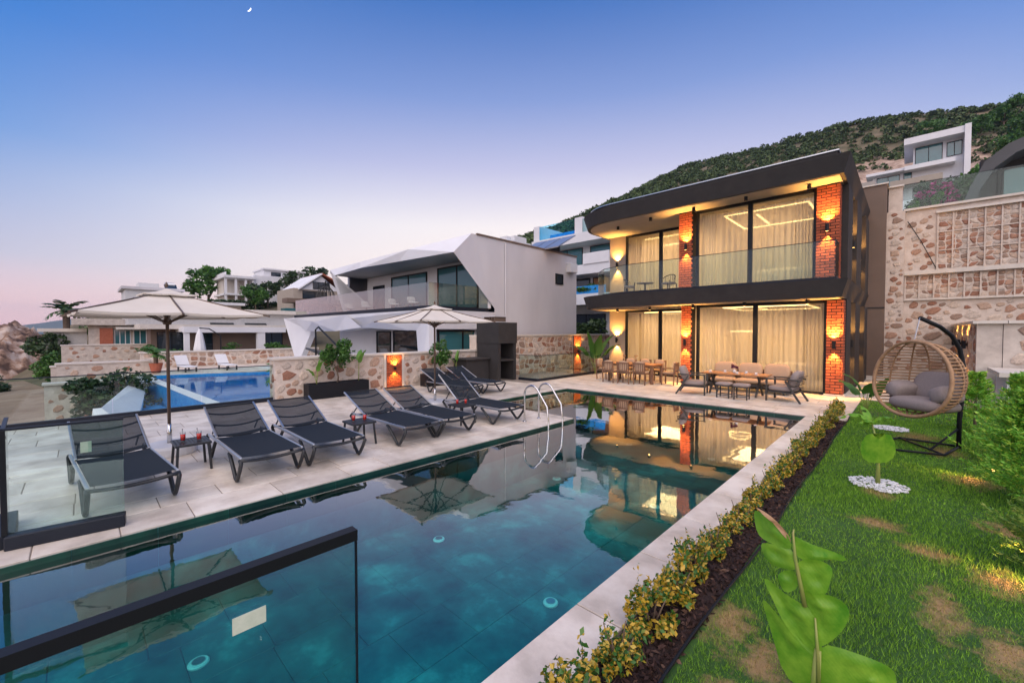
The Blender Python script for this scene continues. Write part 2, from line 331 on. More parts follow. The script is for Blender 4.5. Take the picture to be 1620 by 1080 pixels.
def axis(a, b, near, step0, grow):
    l = [near]; st = step0
    while l[-1] < b: l.append(l[-1] + st); st *= grow
    r = [near]; st = step0
    while r[-1] > a: r.append(r[-1] - st); st *= grow
    return np.array(sorted(set(l + r)))
gx = axis(-6300, 1500, -30, 3.0, 1.035); gy = axis(-3600, 3600, 60, 3.0, 1.035)
XX, YY = np.meshgrid(gx, gy); ZZ = HT(XX, YY)
ZZ += rockmask(XX, YY) * rng.uniform(-1.6, 1.6, XX.shape)
nx, ny = len(gx), len(gy); idx = np.arange(nx * ny).reshape(ny, nx)
F = np.stack([idx[:-1, :-1], idx[:-1, 1:], idx[1:, 1:], idx[1:, :-1]], -1).reshape(-1, 4)
me = bpy.data.meshes.new('ground'); me.from_pydata(np.stack([XX, YY, ZZ], -1).reshape(-1, 3).tolist(), [], F.tolist())
def groundmat():
    m = M('hillside_ground', (.075, .068, .035), (.20, .15, .10), .12, .95, detail=10, bump=.8, bscale=.6, c3=(.12, .10, .055)); t = m.node_tree; n = t.nodes; l = t.links.new
    b = n['Principled BSDF']; base = b.inputs['Base Color'].links[0].from_socket
    ge = n.new('ShaderNodeNewGeometry'); sp = n.new('ShaderNodeSeparateXYZ'); l(ge.outputs['Position'], sp.inputs[0])
    nz = n.new('ShaderNodeTexNoise'); nz.inputs['Scale'].default_value = .05; nz.inputs['Detail'].default_value = 6; l(ge.outputs['Position'], nz.inputs['Vector'])
    def mp(sock, a, b_):
        ad = n.new('ShaderNodeMath'); ad.operation = 'MULTIPLY_ADD'; ad.inputs[1].default_value = 30; l(nz.outputs['Fac'], ad.inputs[0]); l(sock, ad.inputs[2])
        r = n.new('ShaderNodeMapRange'); r.inputs[1].default_value = a + 15; r.inputs[2].default_value = b_ + 15; l(ad.outputs[0], r.inputs[0]); return r.outputs[0]
    mu = n.new('ShaderNodeMath'); mu.operation = 'MULTIPLY'; l(mp(sp.outputs['X'], -75, -55), mu.inputs[0]); l(mp(sp.outputs['Y'], 150, 165), mu.inputs[1])
    mu2 = n.new('ShaderNodeMath'); mu2.operation = 'MULTIPLY'; l(mu.outputs[0], mu2.inputs[0]); l(mp(sp.outputs['Y'], 262, 250), mu2.inputs[1])
    n2 = n.new('ShaderNodeTexNoise'); n2.inputs['Scale'].default_value = .22; n2.inputs['Detail'].default_value = 10; n2.inputs['Roughness'].default_value = .7; l(ge.outputs['Position'], n2.inputs['Vector'])
    cr = n.new('ShaderNodeValToRGB'); e = cr.color_ramp.elements; e[0].position = .35; e[0].color = (.20, .12, .08, 1); e[1].position = .62; e[1].color = (.52, .39, .30, 1); l(n2.outputs['Fac'], cr.inputs[0])
    mx = n.new('ShaderNodeMix'); mx.data_type = 'RGBA'; l(mu2.outputs[0], mx.inputs[0]); l(base, mx.inputs[6]); l(cr.outputs[0], mx.inputs[7]); l(mx.outputs[2], b.inputs['Base Color']); return m
me.materials.append(groundmat()); me.polygons.foreach_set('use_smooth', [True] * len(me.polygons))
struct(put('ground', me))
# far mountain range across the bay
mb = MB(); rows = []
for j, (t, hh) in enumerate(((0, 0), (.12, .25), (.3, .55), (.5, .85), (.7, 1), (1.2, .8))):
    rows.append([(-4900 - 900 * t, -1500 + k * 90, -26 + hh * (26 + 205 * (1 - math.exp(-max(0, k - 10.5) / 7.0)) * min(1, (54 - k) / 14) * (1 + .05 * math.sin(k * .8) + .03 * math.sin(k * 1.9 + j)))) for k in range(54)])
o = [p for r in rows for p in r]; n_ = 54
mb.add(o, [(j * n_ + k, j * n_ + k + 1, (j + 1) * n_ + k + 1, (j + 1) * n_ + k) for j in range(5) for k in range(n_ - 1)])
K['mount'] = M('wooded_mountain', (.035, .055, .040), (.075, .085, .055), .004, .95, detail=8)
struct(mb.build('mountain', K['mount'], smooth=True))

# ================================================================ garden ground, decks, pool
PX0, PX1, PY0, PYM, PY1, PXE = -5.70, -1.78, -2.6, 8.05, 12.12, -8.90       # pool outline
WZ = -.075
lawn = MB(); lawn.box(-1.02, -4, -.5, 7, 16.4, -.02); 
def lawnmat(name, blades=False):
    m = M(name, (.02, .065, .008), (.04, .11, .014), 2.2, .85, detail=6); t = m.node_tree; n = t.nodes; l = t.links.new
    b = n['Principled BSDF']; base = b.inputs['Base Color'].links[0].from_socket; ge = n.new('ShaderNodeNewGeometry')
    if blades:
        cr = n.new('ShaderNodeValToRGB'); e = cr.color_ramp.elements; e[0].color = (.035, .13, .005, 1); e[1].color = (.23, .46, .03, 1); l(ge.outputs['Random Per Island'], cr.inputs[0]); base = cr.outputs[0]
    # dry straw patches and warm spotlight pools painted straw, each placed and sized
    nz = n.new('ShaderNodeTexNoise'); nz.inputs['Scale'].default_value = 6.5; nz.inputs['Detail'].default_value = 7; nz.inputs['Roughness'].default_value = .75; l(ge.outputs['Position'], nz.inputs['Vector'])
    acc = None
    for (x, y, rx, ry) in DRY_AND_GLOW:
        mp = n.new('ShaderNodeMapping'); mp.vector_type = 'POINT'; mp.inputs['Location'].default_value = (-x / rx, -y / ry, 0); mp.inputs['Scale'].default_value = (1 / rx, 1 / ry, 0); l(ge.outputs['Position'], mp.inputs[0])
        ln = n.new('ShaderNodeVectorMath'); ln.operation = 'LENGTH'; l(mp.outputs[0], ln.inputs[0])
        ad = n.new('ShaderNodeMath'); ad.operation = 'MULTIPLY_ADD'; ad.inputs[1].default_value = 3.4; l(nz.outputs['Fac'], ad.inputs[0]); l(ln.outputs['Value'], ad.inputs[2])
        r = n.new('ShaderNodeMapRange'); r.inputs[1].default_value = 2.75; r.inputs[2].default_value = 1.85; l(ad.outputs[0], r.inputs[0])
        if acc is None: acc = r.outputs[0]
        else:
            a = n.new('ShaderNodeMath'); a.operation = 'MAXIMUM'; l(acc, a.inputs[0]); l(r.outputs[0], a.inputs[1]); acc = a.outputs[0]
    mu = n.new('ShaderNodeMath'); mu.operation = 'MULTIPLY'; mu.inputs[1].default_value = .75; l(acc, mu.inputs[0])
    mx = n.new('ShaderNodeMix'); mx.data_type = 'RGBA'; l(mu.outputs[0], mx.inputs[0]); l(base, mx.inputs[6]); mx.inputs[7].default_value = (.42, .25, .12, 1); l(mx.outputs[2], b.inputs['Base Color']); return m
DRY_AND_GLOW = [(-.88, 3.15, .16, .34), (-.62, 2.9, .16, .30), (-.72, 2.45, .12, .25), (.22, 4.35, .15, .42), (.50, 4.05, .16, .36), (-.2, 5.9, .26, .2), (.17, 5.45, .22, .16), (.66, 8.4, .32, .4), (.60, 5.2, .22, .3), (.15, 11.2, .4, .6), (.8, 6.6, .25, .3), (.45, 10.2, .3, .5), (-.25, 7.0, .2, .2)]  # the two patches at the garden spotlights are painted warm light
struct(lawn.build('lawn', lawnmat('lawn_soil')))
bed = MB(); bed.box(-1.40, -2, -.5, -1.02, 13.5, -.035); struct(bed.build('planting_bed', K['soil']))
# bark mulch chips
n = 5200; P = np.stack([rng.uniform(-1.40, -1.0, n), 1.2 + 12.2 * rng.uniform(0, 1, n) ** 1.7, rng.uniform(-.035, -.01, n)], 1)
tag(put('bark_mulch', npmesh('bark_mulch', leafverts(P, .022, 2.4), 4, K['chip'])), 'dark bark mulch covering the bed beside the lawn', 'mulch', kind='stuff')
mb = MB(); mb.tube([(-1.0 + .02 * math.sin(y * 1.7), y, .012) for y in np.arange(1.2, 13.3, .4)], .011, 6); tag(mb.build('irrigation_hose', K['black'], smooth=True), 'thin black irrigation hose between mulch bed and lawn', 'hose')
# grass blades
def grass(n, x0, x1, y0, y1, pw, h, w):
    x = rng.uniform(x0, x1, n); y = y0 + (y1 - y0) * rng.uniform(0, 1, n) ** pw
    hh = h * rng.uniform(.5, 1.25, n) * (.8 + .35 * np.sin(x * 3.1) * np.cos(y * 2.3)); a = rng.uniform(0, 6.28, n); ln = hh * rng.uniform(.1, .8, n)
    ww = w * (.7 + .12 * y); b = np.stack([np.cos(a) * ww, np.sin(a) * ww, 0 * a], 1); P = np.stack([x, y, np.full(n, -.022)], 1); a2 = rng.uniform(0, 6.28, n)
    tip = P + np.stack([np.cos(a2) * ln, np.sin(a2) * ln, hh], 1); return np.stack([P - b, P + b, tip], 1).reshape(-1, 3)
V = np.concatenate([grass(230000, -.98, 2.6, 1.6, 13.2, 1.9, .045, .0022), grass(40000, -.98, 4.2, 6, 16.2, 1.1, .05, .004)])
tag(put('grass', npmesh('grass', V, 3, lawnmat('grass_blades', True))), 'short green lawn grass with straw coloured dry patches and painted lamplight pools', 'grass', kind='stuff')

def tilebox(mb, x0, y0, x1, y1, z, t=.035, c=.004):
    mb.add([(x0, y0, z - t), (x1, y0, z - t), (x1, y1, z - t), (x0, y1, z - t), (x0, y0, z - c), (x1, y0, z - c), (x1, y1, z - c), (x0, y1, z - c),
            (x0 + c, y0 + c, z), (x1 - c, y0 + c, z), (x1 - c, y1 - c, z), (x0 + c, y1 - c, z)],
           [(8, 9, 10, 11)] + [(i, (i + 1) % 4, 4 + (i + 1) % 4, 4 + i) for i in range(4)] + [(4 + i, 4 + (i + 1) % 4, 8 + (i + 1) % 4, 8 + i) for i in range(4)])
def tilefield(parent, x0, x1, y0, y1, widths, lens, z=0, name='tile', mat=None, g=.011, along='y'):
    c = x0
    while c < x1 - .02:
        w = random.choice(widths); e = min(c + w, x1)
        if x1 - e < .15: e = x1
        p = y0 - random.choice(lens) * random.random()
        while p < y1 - .02:
            q = min(p + random.choice(lens), y1)
            if y1 - q < .15: q = y1
            a = max(p, y0)
            if q - a > .03:
                m = MB(); dz = random.uniform(-.0015, .0015)
                (tilebox(m, c + g / 2, a + g / 2, e - g / 2, q - g / 2, z + dz) if along == 'y' else tilebox(m, a + g / 2, c + g / 2, q - g / 2, e - g / 2, z + dz))
                m.build(name, mat or K['trav'], parent)
            p = q
        c = e
deck = struct(MB().box(-13.6, -1.25, -.6, PX0 - .012, PYM - .012, -.008).box(-13.6, PYM - .012, -.6, PXE - .012, 13.6, -.008).build('sun_deck', K['joint']))
tilefield(deck, -13.45, PX0, -1.2, PYM, (.45, .6, .6), (.6, .9, .9, 1.2))
tilefield(deck, -13.45, PXE, PYM, 12.2, (.6, .6), (.9, 1.2))
terr = struct(MB().box(PXE - .02, PY1 + .012, -.6, -1.0, 18.6, -.009).box(-13.6, 13.6, -.6, PXE - .02, 16.6, -.009).box(-1.42, 18.6, -.6, 1.2, 24.4, -.009).build('house_terrace', K['joint']))
tilefield(terr, 12.2, 18.5, -10.9, -1.0, (.6, .6, .45), (.9, 1.2, .6), along='x')
tilefield(terr, 16.4, 24.4, -1.0, 1.25, (.8,), (.9, 1.2), along='x'); tilefield(terr, 18.5, 24.4, -1.42, -1.0, (.8,), (.5,), along='x')
cop = struct(MB().box(PX1 + .012, PY0, -.6, -1.40, PY1 + .012, -.008).build('pool_coping', K['joint']))
tilefield(cop, PX1, -1.40, -2.6, 12.2, (.5,), (.98, 1.02, 1.0)); tilefield(cop, -1.40, -1.0, 13.0, 16.4, (.6,), (.8,), name='tile')
# pool shell: dark green stone lining
PO = [(PX0, PY0), (PX1, PY0), (PX1, PY1), (PXE, PY1), (PXE, PYM), (PX0, PYM)]
mb = MB(); n = len(PO)
for i in range(n):
    a, b = PO[i], PO[(i + 1) % n]; mb.poly((b[0], b[1], -1.03), (a[0], a[1], -1.03), (a[0], a[1], -.02), (b[0], b[1], -.02))
mb.poly(*[(x, y, -1.04) for x, y in PO]); shell = struct(mb.build('pool_shell', K['pooltile']))
def walltiles(a, b, nrm, L=.6, h0=-.43, h1=-.022, t=.012):
    a = Vector((*a, 0)); b = Vector((*b, 0)); d = (b - a); n = int(d.length / L); d /= n; nv = Vector((*nrm, 0)) * t
    for i in range(n):
        p = a + d * i + d.normalized() * .003; q = a + d * (i + 1) - d.normalized() * .003
        m = MB(); m.slab([(p.x, p.y, h0), (q.x, q.y, h0), (q.x, q.y, h1), (p.x, p.y, h1)], nv); m.build('wall_tile', K['pooledge'], shell)
walltiles((PX0, PY0), (PX0, PYM), (1, 0)); walltiles((PXE, PYM), (PXE, PY1), (1, 0)); walltiles((PXE, PY1), (PX1, PY1), (0, -1))
mb = MB(); mb.poly(*[(x, y, WZ) for x, y in PO]); o = struct(mb.build('pool_water', K['water']))
tilefield(shell, PX0, PX1, PY0, PY1, (.65,), (.65,), -1.005, 'floor_tile', K['pooltile'], .005); tilefield(shell, PXE, PX0, PYM, PY1, (.65,), (.65,), -1.005, 'floor_tile', K['pooltile'], .005)
# white fittings on the pool floor
fit = None
fp = [(-4.67, .70, 'white round pool fitting nearest the camera under the glass balustrade'), (-2.86, 3.61, 'white round pool fitting beside the right coping edge'), (-4.93, 3.59, 'white round pool fitting within the reflection of the parasol'),
      (-5.22, 6.78, 'white round pool fitting straight below the ladder end'), (-3.15, 6.87, 'white round pool fitting in the middle of the house reflection'), (-5.4, 10.2, 'white round pool fitting near the far wall of the pool'), (-3.37, 10.4, 'white round pool fitting near the far right pool corner')]
for x, y, lb in fp:
    if fit is None:
        fit = tag(MB().lathe([(.085, 0), (.085, .012), (.075, .022), (.03, .024), (.026, .016), (0.001, .016)], n=20).build('pool_fitting', K['waterlamp'], smooth=False), lb, 'pool fitting', 'fittings on the pool floor'); fit.location = (x, y, -1.004)
        MB().lathe([(.05, .023), (.052, .03), (.044, .03)], n=20).build('grille_ring', K['alu'], fit)
    else: dup(fit, None, (x, y, -1.004), label=lb)

# ================================================================ bricks and stones
STM = []
for k in range(7):
    m = MB(); nn = 8; ph = random.random() * 6; rr = [1 + random.uniform(-.30, .22) for _ in range(nn)]
    ring = lambda s_, d: [(.5 * s_ * rr[i] * math.cos(ph + i * 6.283 / nn), d, .5 * s_ * rr[i] * math.sin(ph + i * 6.283 / nn)) for i in range(nn)]
    v = ring(1, .03) + ring(.93, -.010) + ring(.66, -.022 - random.random() * .008) + [(0, -.026, 0)]
    m.add(v, [(j * nn + i, j * nn + (i + 1) % nn, (j + 1) * nn + (i + 1) % nn, (j + 1) * nn + i) for j in (0, 1) for i in range(nn)] + [(2 * nn + i, 2 * nn + (i + 1) % nn, 3 * nn) for i in range(nn)])
    STM.append(m.mesh('stone', K['stone']))
def basis(U, Nv):
    U = Vector(U).normalized(); Nv = Vector(Nv).normalized(); Z = Vector((0, 0, 1)); Y = -Nv
    if U.cross(Y).dot(Z) < 0: X = -U
    else: X = U
    return Matrix((X, Y, Z)).transposed()
def stones(parent, O, U, Nv, w, h, rmin, rmax, tries=2500, gap=.02, holes=(), asp=(1.0, 1.5), limit=300, name='stone'):
    O = Vector(O); U = Vector(U).normalized(); B = basis(U, Nv).to_4x4(); inv = wmat(parent).inverted(); pts = []; rest = MB(); c = 0
    for t in range(tries):
        r = rmax + (rmin - rmax) * (t / tries) ** .5; r *= random.uniform(.8, 1.1); a = random.uniform(*asp)
        u = random.uniform(r * a * .9, w - r * a * .9); v = random.uniform(r * .85, h - r * .85)
        if any(hu0 - r * a < u < hu1 + r * a and hv0 - r < v < hv1 + r for hu0, hu1, hv0, hv1 in holes): continue
        if any((abs(u - q[0]) / (r * a + q[2] * q[3] + gap)) ** 2 + (abs(v - q[1]) / (r + q[2] + gap)) ** 2 < .92 for q in pts): continue
        pts.append((u, v, r, a)); me = random.choice(STM)
        T = Matrix.Translation(O + U * u + Vector((0, 0, v))) @ B @ Matrix.Rotation(random.uniform(-.25, .25), 4, 'Y') @ Matrix.Diagonal((2 * r * a, 1, 2 * r, 1))
        if c < limit:
            o = put(name, me, parent); o.matrix_basis = inv @ T; c += 1
        else:
            rest.add([T @ v_.co for v_ in me.vertices], [tuple(p.vertices) for p in me.polygons])
    if rest.v: tag(rest.build('small_stones', K['stone'], parent, world=True), kind='stuff')
def rubble(parent, O, U, Nv, w, h, cw=.20, ch=.15, gap=.012, limit=300, jit=.32, name='stone'):
    """closely fitted rubble: a jittered lattice of cells, each cell one bulged stone"""
    O = Vector(O); U = Vector(U).normalized(); Nv = Vector(Nv); inv = wmat(parent).inverted(); nu = max(1, round(w / cw)); nv_ = max(1, round(h / ch)); du = w / nu; dv = h / nv_; rest = MB(); c = 0
    Lp = {}
    def pt(i, j):
        if (i, j) not in Lp:
            ju = 0 if i <= 0 or i >= nu else random.uniform(-jit, jit) * du; jv = 0 if j <= 0 or j >= nv_ else random.uniform(-jit, jit) * dv; off = (.5 if j % 2 else 0) * du * (0 if i <= 0 or i >= nu else 1)
            Lp[(i, j)] = (min(w, i * du + off * .6 + ju), j * dv + jv)
        return Lp[(i, j)]
    for j in range(nv_):
        for i in range(nu):
            q = [pt(i, j), pt(i + 1, j), pt(i + 1, j + 1), pt(i, j + 1)]; cu = sum(a[0] for a in q) / 4; cv = sum(a[1] for a in q) / 4; out = []
            for k in range(4):
                a, b = q[k], q[(k + 1) % 4]
                for f in (.16, .5, .84): out.append((a[0] + (b[0] - a[0]) * f + random.uniform(-.012, .012), a[1] + (b[1] - a[1]) * f + random.uniform(-.01, .01)))
            s1 = 1 - gap / max(.03, min(du, dv)) * 2; n_ = 12; vv = []; bu = random.uniform(.012, .03)
            for s_, d_ in ((s1, -.02), (s1 * .95, bu * .45), (s1 * .62, bu)): vv += [O + U * (cu + (a - cu) * s_) + Vector((0, 0, cv + (b - cv) * s_)) + Nv * d_ for a, b in out]
            vv.append(O + U * cu + Vector((0, 0, cv)) + Nv * (bu * 1.1)); fs = [(k * n_ + a, k * n_ + (a + 1) % n_, (k + 1) * n_ + (a + 1) % n_, (k + 1) * n_ + a) for k in (0, 1) for a in range(n_)] + [(2 * n_ + a, 2 * n_ + (a + 1) % n_, 3 * n_) for a in range(n_)]
            if c < limit: MB().add(vv, fs).build(name, K['stone'], parent, world=True); c += 1
            else: rest.add(vv, fs)
    if rest.v: tag(rest.build('small_stones', K['stone'], parent, world=True), kind='stuff')
BRM = []
for k in range(4):
    c = .004; m = MB(); m.add([(x * (.5 - (c if y < 0 else 0)) + random.uniform(-.004, .004), y, z * (.5 - (c if y < 0 else 0) * 3) + random.uniform(-.03, .03)) for y in (-.012 - random.random() * .006, .03) for z in (-1, 1) for x in (-1, 1)],
                     [(0, 1, 3, 2), (4, 6, 7, 5), (0, 4, 5, 1), (2, 3, 7, 6), (0, 2, 6, 4), (1, 5, 7, 3)]); BRM.append(m.mesh('brick', K['brick']))
def bricks(parent, O, U, Nv, w, h, L=.23, H=.072, g=.020, single=True, off=0):
    O = Vector(O); U = Vector(U).normalized(); B = basis(U, Nv).to_4x4(); inv = wmat(parent).inverted(); rest = MB(); z = 0; r = off
    while z + H * .6 < h:
        hh = min(H, h - z); u = -(L + g) / 2 if r % 2 else 0
        while u < w - .02:
            a = max(u, 0); b = min(u + L, w)
            if b - a > .03:
                T = Matrix.Translation(O + U * ((a + b) / 2) + Vector((0, 0, z + hh / 2))) @ B @ Matrix.Diagonal((b - a, 1, hh, 1)); me = random.choice(BRM)
                if single: o = put('brick', me, parent); o.matrix_basis = inv @ T
                else: rest.add([T @ v_.co for v_ in me.vertices], [tuple(p.vertices) for p in me.polygons])
            u += L + g
        z += H + g; r += 1
    if rest.v: tag(rest.build('brick_courses', K['brick'], parent, world=True), kind='stuff')

# ================================================================ wall lamps and soffit spots
def sconce(x, y, z, nrm, label, e=120, h=.24, r=.05, off=.10, name='wall_lamp', size=75, group='up and down wall lamps'):
    t = thing(name, label, 'wall lamp', (x, y, z), 0, group); nx_, ny_ = nrm
    cx, cy = nx_ * off, ny_ * off
    MB().lathe([(r * .8, -h / 2 + .012), (r, -h / 2), (r, h / 2), (r * .8, h / 2 - .012)], (cx, cy, 0), 14).build('body', K['black'], t, smooth=False)
    MB().bar((0, 0, 0), (cx, cy, 0), .06, .10).build('bracket', K['black'], t)
    for s in (-1, 1):
        zz = s * (h / 2 - .006); m = MB(); m.lathe([(r * .74, zz - .003), (r * .74, zz + .003)], (cx, cy, 0), 12); m.build('lens', K['lamp_on'], t)
        spot(t, (cx, cy, s * (h / 2 + .012)), s < 0, e if s < 0 else e * 1.6, size if s < 0 else size + 35, blend=.6 if s < 0 else .95)
    return t
def soffit_spot(x, y, z, label):
    t = thing('ceiling_spot', label, 'ceiling lamp', (x, y, z), 0, 'black cylinder spots under the eaves')
    MB().lathe([(.055, -.14), (.055, 0)], n=12).build('housing', K['black'], t); MB().lathe([(.042, -.143), (.042, -.1405)], n=12).build('lens', K['lamp_on'] if z < 4 else K['darkwin'], t)
    if z < 4: spot(t, (0, 0, -.16), True, 120, 130, blend=.8)  # ground-floor spots lit as added warm light for the terrace floor
# ================================================================ the villa
villa = thing('villa', 'two storey villa with anthracite curved eaves, brick pillars and glowing windows', 'house', (-6, 18, 0))
def vp(name, mb, mat, parent=None, **k): return mb.build(name, mat, parent or villa, world=True, **k)
def outline(xr, yf, xl, R_, yb=24.0, n=12):
    p = [(xr, yf)]
    for i in range(n + 1):
        a = math.pi / 2 * i / n; p.append((xl + R_ - R_ * math.sin(a), yf + R_ - R_ * math.cos(a)))
    p += [(xl, yb), (xr, yb)]; return p[::-1]
lo_, up_ = outline(-1.46, 15.58, -11.12, 1.75), outline(-1.30, 15.42, -11.30, 1.9)
vp('roof_fascia', MB().prism(lo_, 6.705, 7.24, up_), K['dkgrey'])
vp('roof_parapet', MB().prism(outline(-1.62, 15.62, -10.95, 1.75), 7.24, 7.40), K['dkgrey']); vp('parapet_cap', MB().prism(outline(-1.58, 15.58, -11.0, 1.75), 7.40, 7.435), K['alu'])
vp('roof_soffit', MB().prism(outline(-1.56, 15.68, -11.0, 1.7, 23.9), 6.69, 6.704), K['soffit'])
vp('balcony_slab', MB().prism(lo_, 3.075, 3.60, up_), K['dkgrey']); vp('balcony_soffit', MB().prism(outline(-1.56, 15.68, -11.0, 1.7, 23.9), 3.06, 3.074), K['soffit'])
vp('balcony_floor', MB().prism(outline(-1.45, 15.75, -10.95, 1.65, 18.5), 3.601, 3.625), K['trav'])
F0, F1 = 16.6, 18.5                       # main and recessed facade planes
for (z0, z1, st) in ((0, 3.06, 'ground'), (3.62, 6.69, 'upper')):
    w = MB(); w.box(-10.92, F1, z0, -10.05, F1 + .25, z1); w.box(-10.92, F1 + .25, z0, -10.67, 23.9, z1); vp('left_wall', w, K['beige'])
    vp('return_wall', MB().box(-6.62, F0 + .2, z0, -6.42, F1 + .1, z1), K['beige'])
    vp('back_wall', MB().box(-10.66, 23.4, z0, -1.9, 23.6, z1), K['inwall'])
    vp('partition', MB().box(-6.40, F0 + .35, z0 + .03, -6.30, 23.39, z1), K['inwall'])
    vp('room_floor', MB().box(-10.66, F1 + .1, z0 - .05, -6.41, 23.39, z0 + .03).box(-6.29, F0 + .2, z0 - .05, -1.9, 23.39, z0 + .03), K['infloor'])
    vp('room_ceiling', MB().box(-10.66, F1 + .26, z1 - .06, -6.41, 23.39, z1 - .012).box(-6.29, F0 + .3, z1 - .06, -1.9, 23.39, z1 - .012), K['inwall'])
    # side wall to the right: panels with lit recesses
    vp('side_panel', MB().box(-1.88, F0 + .26, z0, -1.44, 18.2, z1), K['dkgrey'])
    vp('side_wall', MB().box(-1.88, 18.2, z0, -1.62, 23.8, z1), K['beige']); vp('side_pier', MB().box(-1.62, 19.1, z0, -1.39, 21.0, z1), K['dkgrey']); vp('side_pier', MB().box(-1.62, 21.9, z0, -1.31, 23.5, z1), K['dkgrey'])
vp('rear_wing', MB().box(-3.5, 23.8, 0, -.78, 27, 8.3), K['brown']); vp('wing_cap', MB().box(-3.5, 23.74, 8.3, -.72, 27, 8.36), K['cap']); vp('wing_joint', MB().box(-1.6, 23.775, 3.04, -.77, 23.798, 3.09), K['dkgrey'])
vp('wing_roof', MB().box(-3.4, 24.6, 8.36, -1.2, 26.8, 8.75), K['soffit']); vp('wing_plinth', MB().box(-1.45, 23.76, 0.002, -.76, 23.799, .12), K['cap'])
vp('chimney', MB().box(-2.3, 22.2, 7.24, -1.7, 22.9, 8.7), K['dkgrey'])
# windows
def window(x0, x1, y, z0, z1, splits, handle=None):
    f = MB(); d0, d1 = y, y + .12; fr = .09
    f.box(x0, d0, z0, x0 + fr, d1, z1); f.box(x1 - fr, d0, z0, x1, d1, z1); f.box(x0 + fr, d0, z1 - fr, x1 - fr, d1, z1); f.box(x0 + fr, d0, z0, x1 - fr, d1, z0 + fr * .7)
    for s in splits: f.box(s - .07, d0 + .004, z0 + fr * .7, s + .07, d1 - .004, z1 - fr)
    wo = vp('window', f, K['black'])
    e = [x0 + fr] + [v for s in splits for v in (s - .07, s + .07)] + [x1 - fr]
    for i in range(0, len(e), 2):
        MB().box(e[i], y + .05, z0 + fr * .7, e[i + 1], y + .058, z1 - fr).build('pane', K['winglass'], wo, world=True)
    if handle: MB().box(handle - .02, y - .04, z0 + 1.0, handle + .02, y - .001, z0 + 1.25).build('handle', K['black'], wo, world=True)
    return wo
def curtain(x0, x1, y, z0, z1, amp=.06, wl=.15, pinch=0):
    n = max(8, int((x1 - x0) / wl * 8)); m = MB(); v = []; ph = random.random() * 9
    for i in range(n + 1):
        t = i / n; x = x0 + (x1 - x0) * t; yy = y + amp * math.sin(x * 6.283 / wl + .9 * math.sin(x * 2.1 + ph)) * (.75 + .25 * math.sin(x * 5 + ph)) + .015 * math.sin(x * 17)
        v += [(x, yy, z0), (x + .02 * math.sin(x * 9 + ph), yy * 1 + .012 * math.sin(i), (z0 + z1) / 2), (x, y + (yy - y) * .7, z1)]
    m.add(v, [(i * 3 + k, i * 3 + 3 + k, i * 3 + 4 + k, i * 3 + 1 + k) for i in range(n) for k in (0, 1)])
    return vp('curtain', m, K['curtain'], smooth=True)
for z0, z1, xa, xb, s in ((0.0, 3.055, -5.98, -1.90, -3.96), (3.63, 6.685, -6.03, -2.22, -4.16)):
    window(xa, xb, F0, z0 + .01, z1, [s], handle=xb - .045 if z0 < 1 else None)
    curtain(xa + .12, xa + .62, F0 + .30, z0 + .07, z1 - .12, .05, .10); curtain(xa + .62, xb - .66, F0 + .42, z0 + .07, z1 - .12, .06, .19); curtain(xb - .62, xb - .12, F0 + .30, z0 + .07, z1 - .12, .05, .10)
    window(-10.05, -6.60, F1, z0 + .01, z1, [-8.30])
    curtain(-9.95, -9.45, F1 + .28, z0 + .07, z1 - .12, .05, .10); curtain(-9.40, -6.72, F1 + .38, z0 + .07, z1 - .12, .06, .19)
    # LED coves in the ceilings and room lighting
    for (a, b, c, d) in ((-5.4, 17.8, -2.6, 17.86), (-5.4, 20.6, -2.6, 20.66), (-5.4, 18.0, -5.34, 20.5), (-2.66, 18.0, -2.6, 20.5), (-9.6, 19.6, -7.2, 19.66), (-9.6, 21.6, -7.2, 21.66), (-4.4, 18.4, -4.34, 20.3)):
        vp('led_strip', MB().box(a, b, z1 - .085, c, d, z1 - .062), K['led'])
    for cx, cy, e in ((-4.0, 19.2, 190), (-8.5, 20.6, 190)):
        ld = bpy.data.lights.new('room_light', 'AREA'); ld.energy = e; ld.color = (1, .60, .28); ld.size = 2.2; lo2 = bpy.data.objects.new('room_light', ld); COL.objects.link(lo2); lo2.parent = villa; lo2.location = Vector((cx, cy, z1 - .12)) - villa.location
# chandelier rings behind the curtains
for x, y, z in ((-7.5, 20.2, 2.05), (-7.6, 20.0, 5.55), (-4.9, 18.6, 2.05)):
    c = MB(); c.tube([(x + .42 * math.cos(a * .3927), y + .42 * math.sin(a * .3927), z) for a in range(16)], .022, 6, closed=True); c2 = vp('pendant_ring', c, K['led'])
    MB().tube([(x, y, z), (x, y, z + .9)], .006, 5).build('pendant_cord', K['black'], c2, world=True)
vp('bed', MB().pillow((-3.4, 18.6, 4.1), 2.2, 1.8, .6, 12, 8, .35), K['inwall'], smooth=True); vp('indoor_sofa', MB().pillow((-3.0, 17.9, .55), 1.5, .8, .75, 12, 8, .35), K['inwall'], smooth=True)
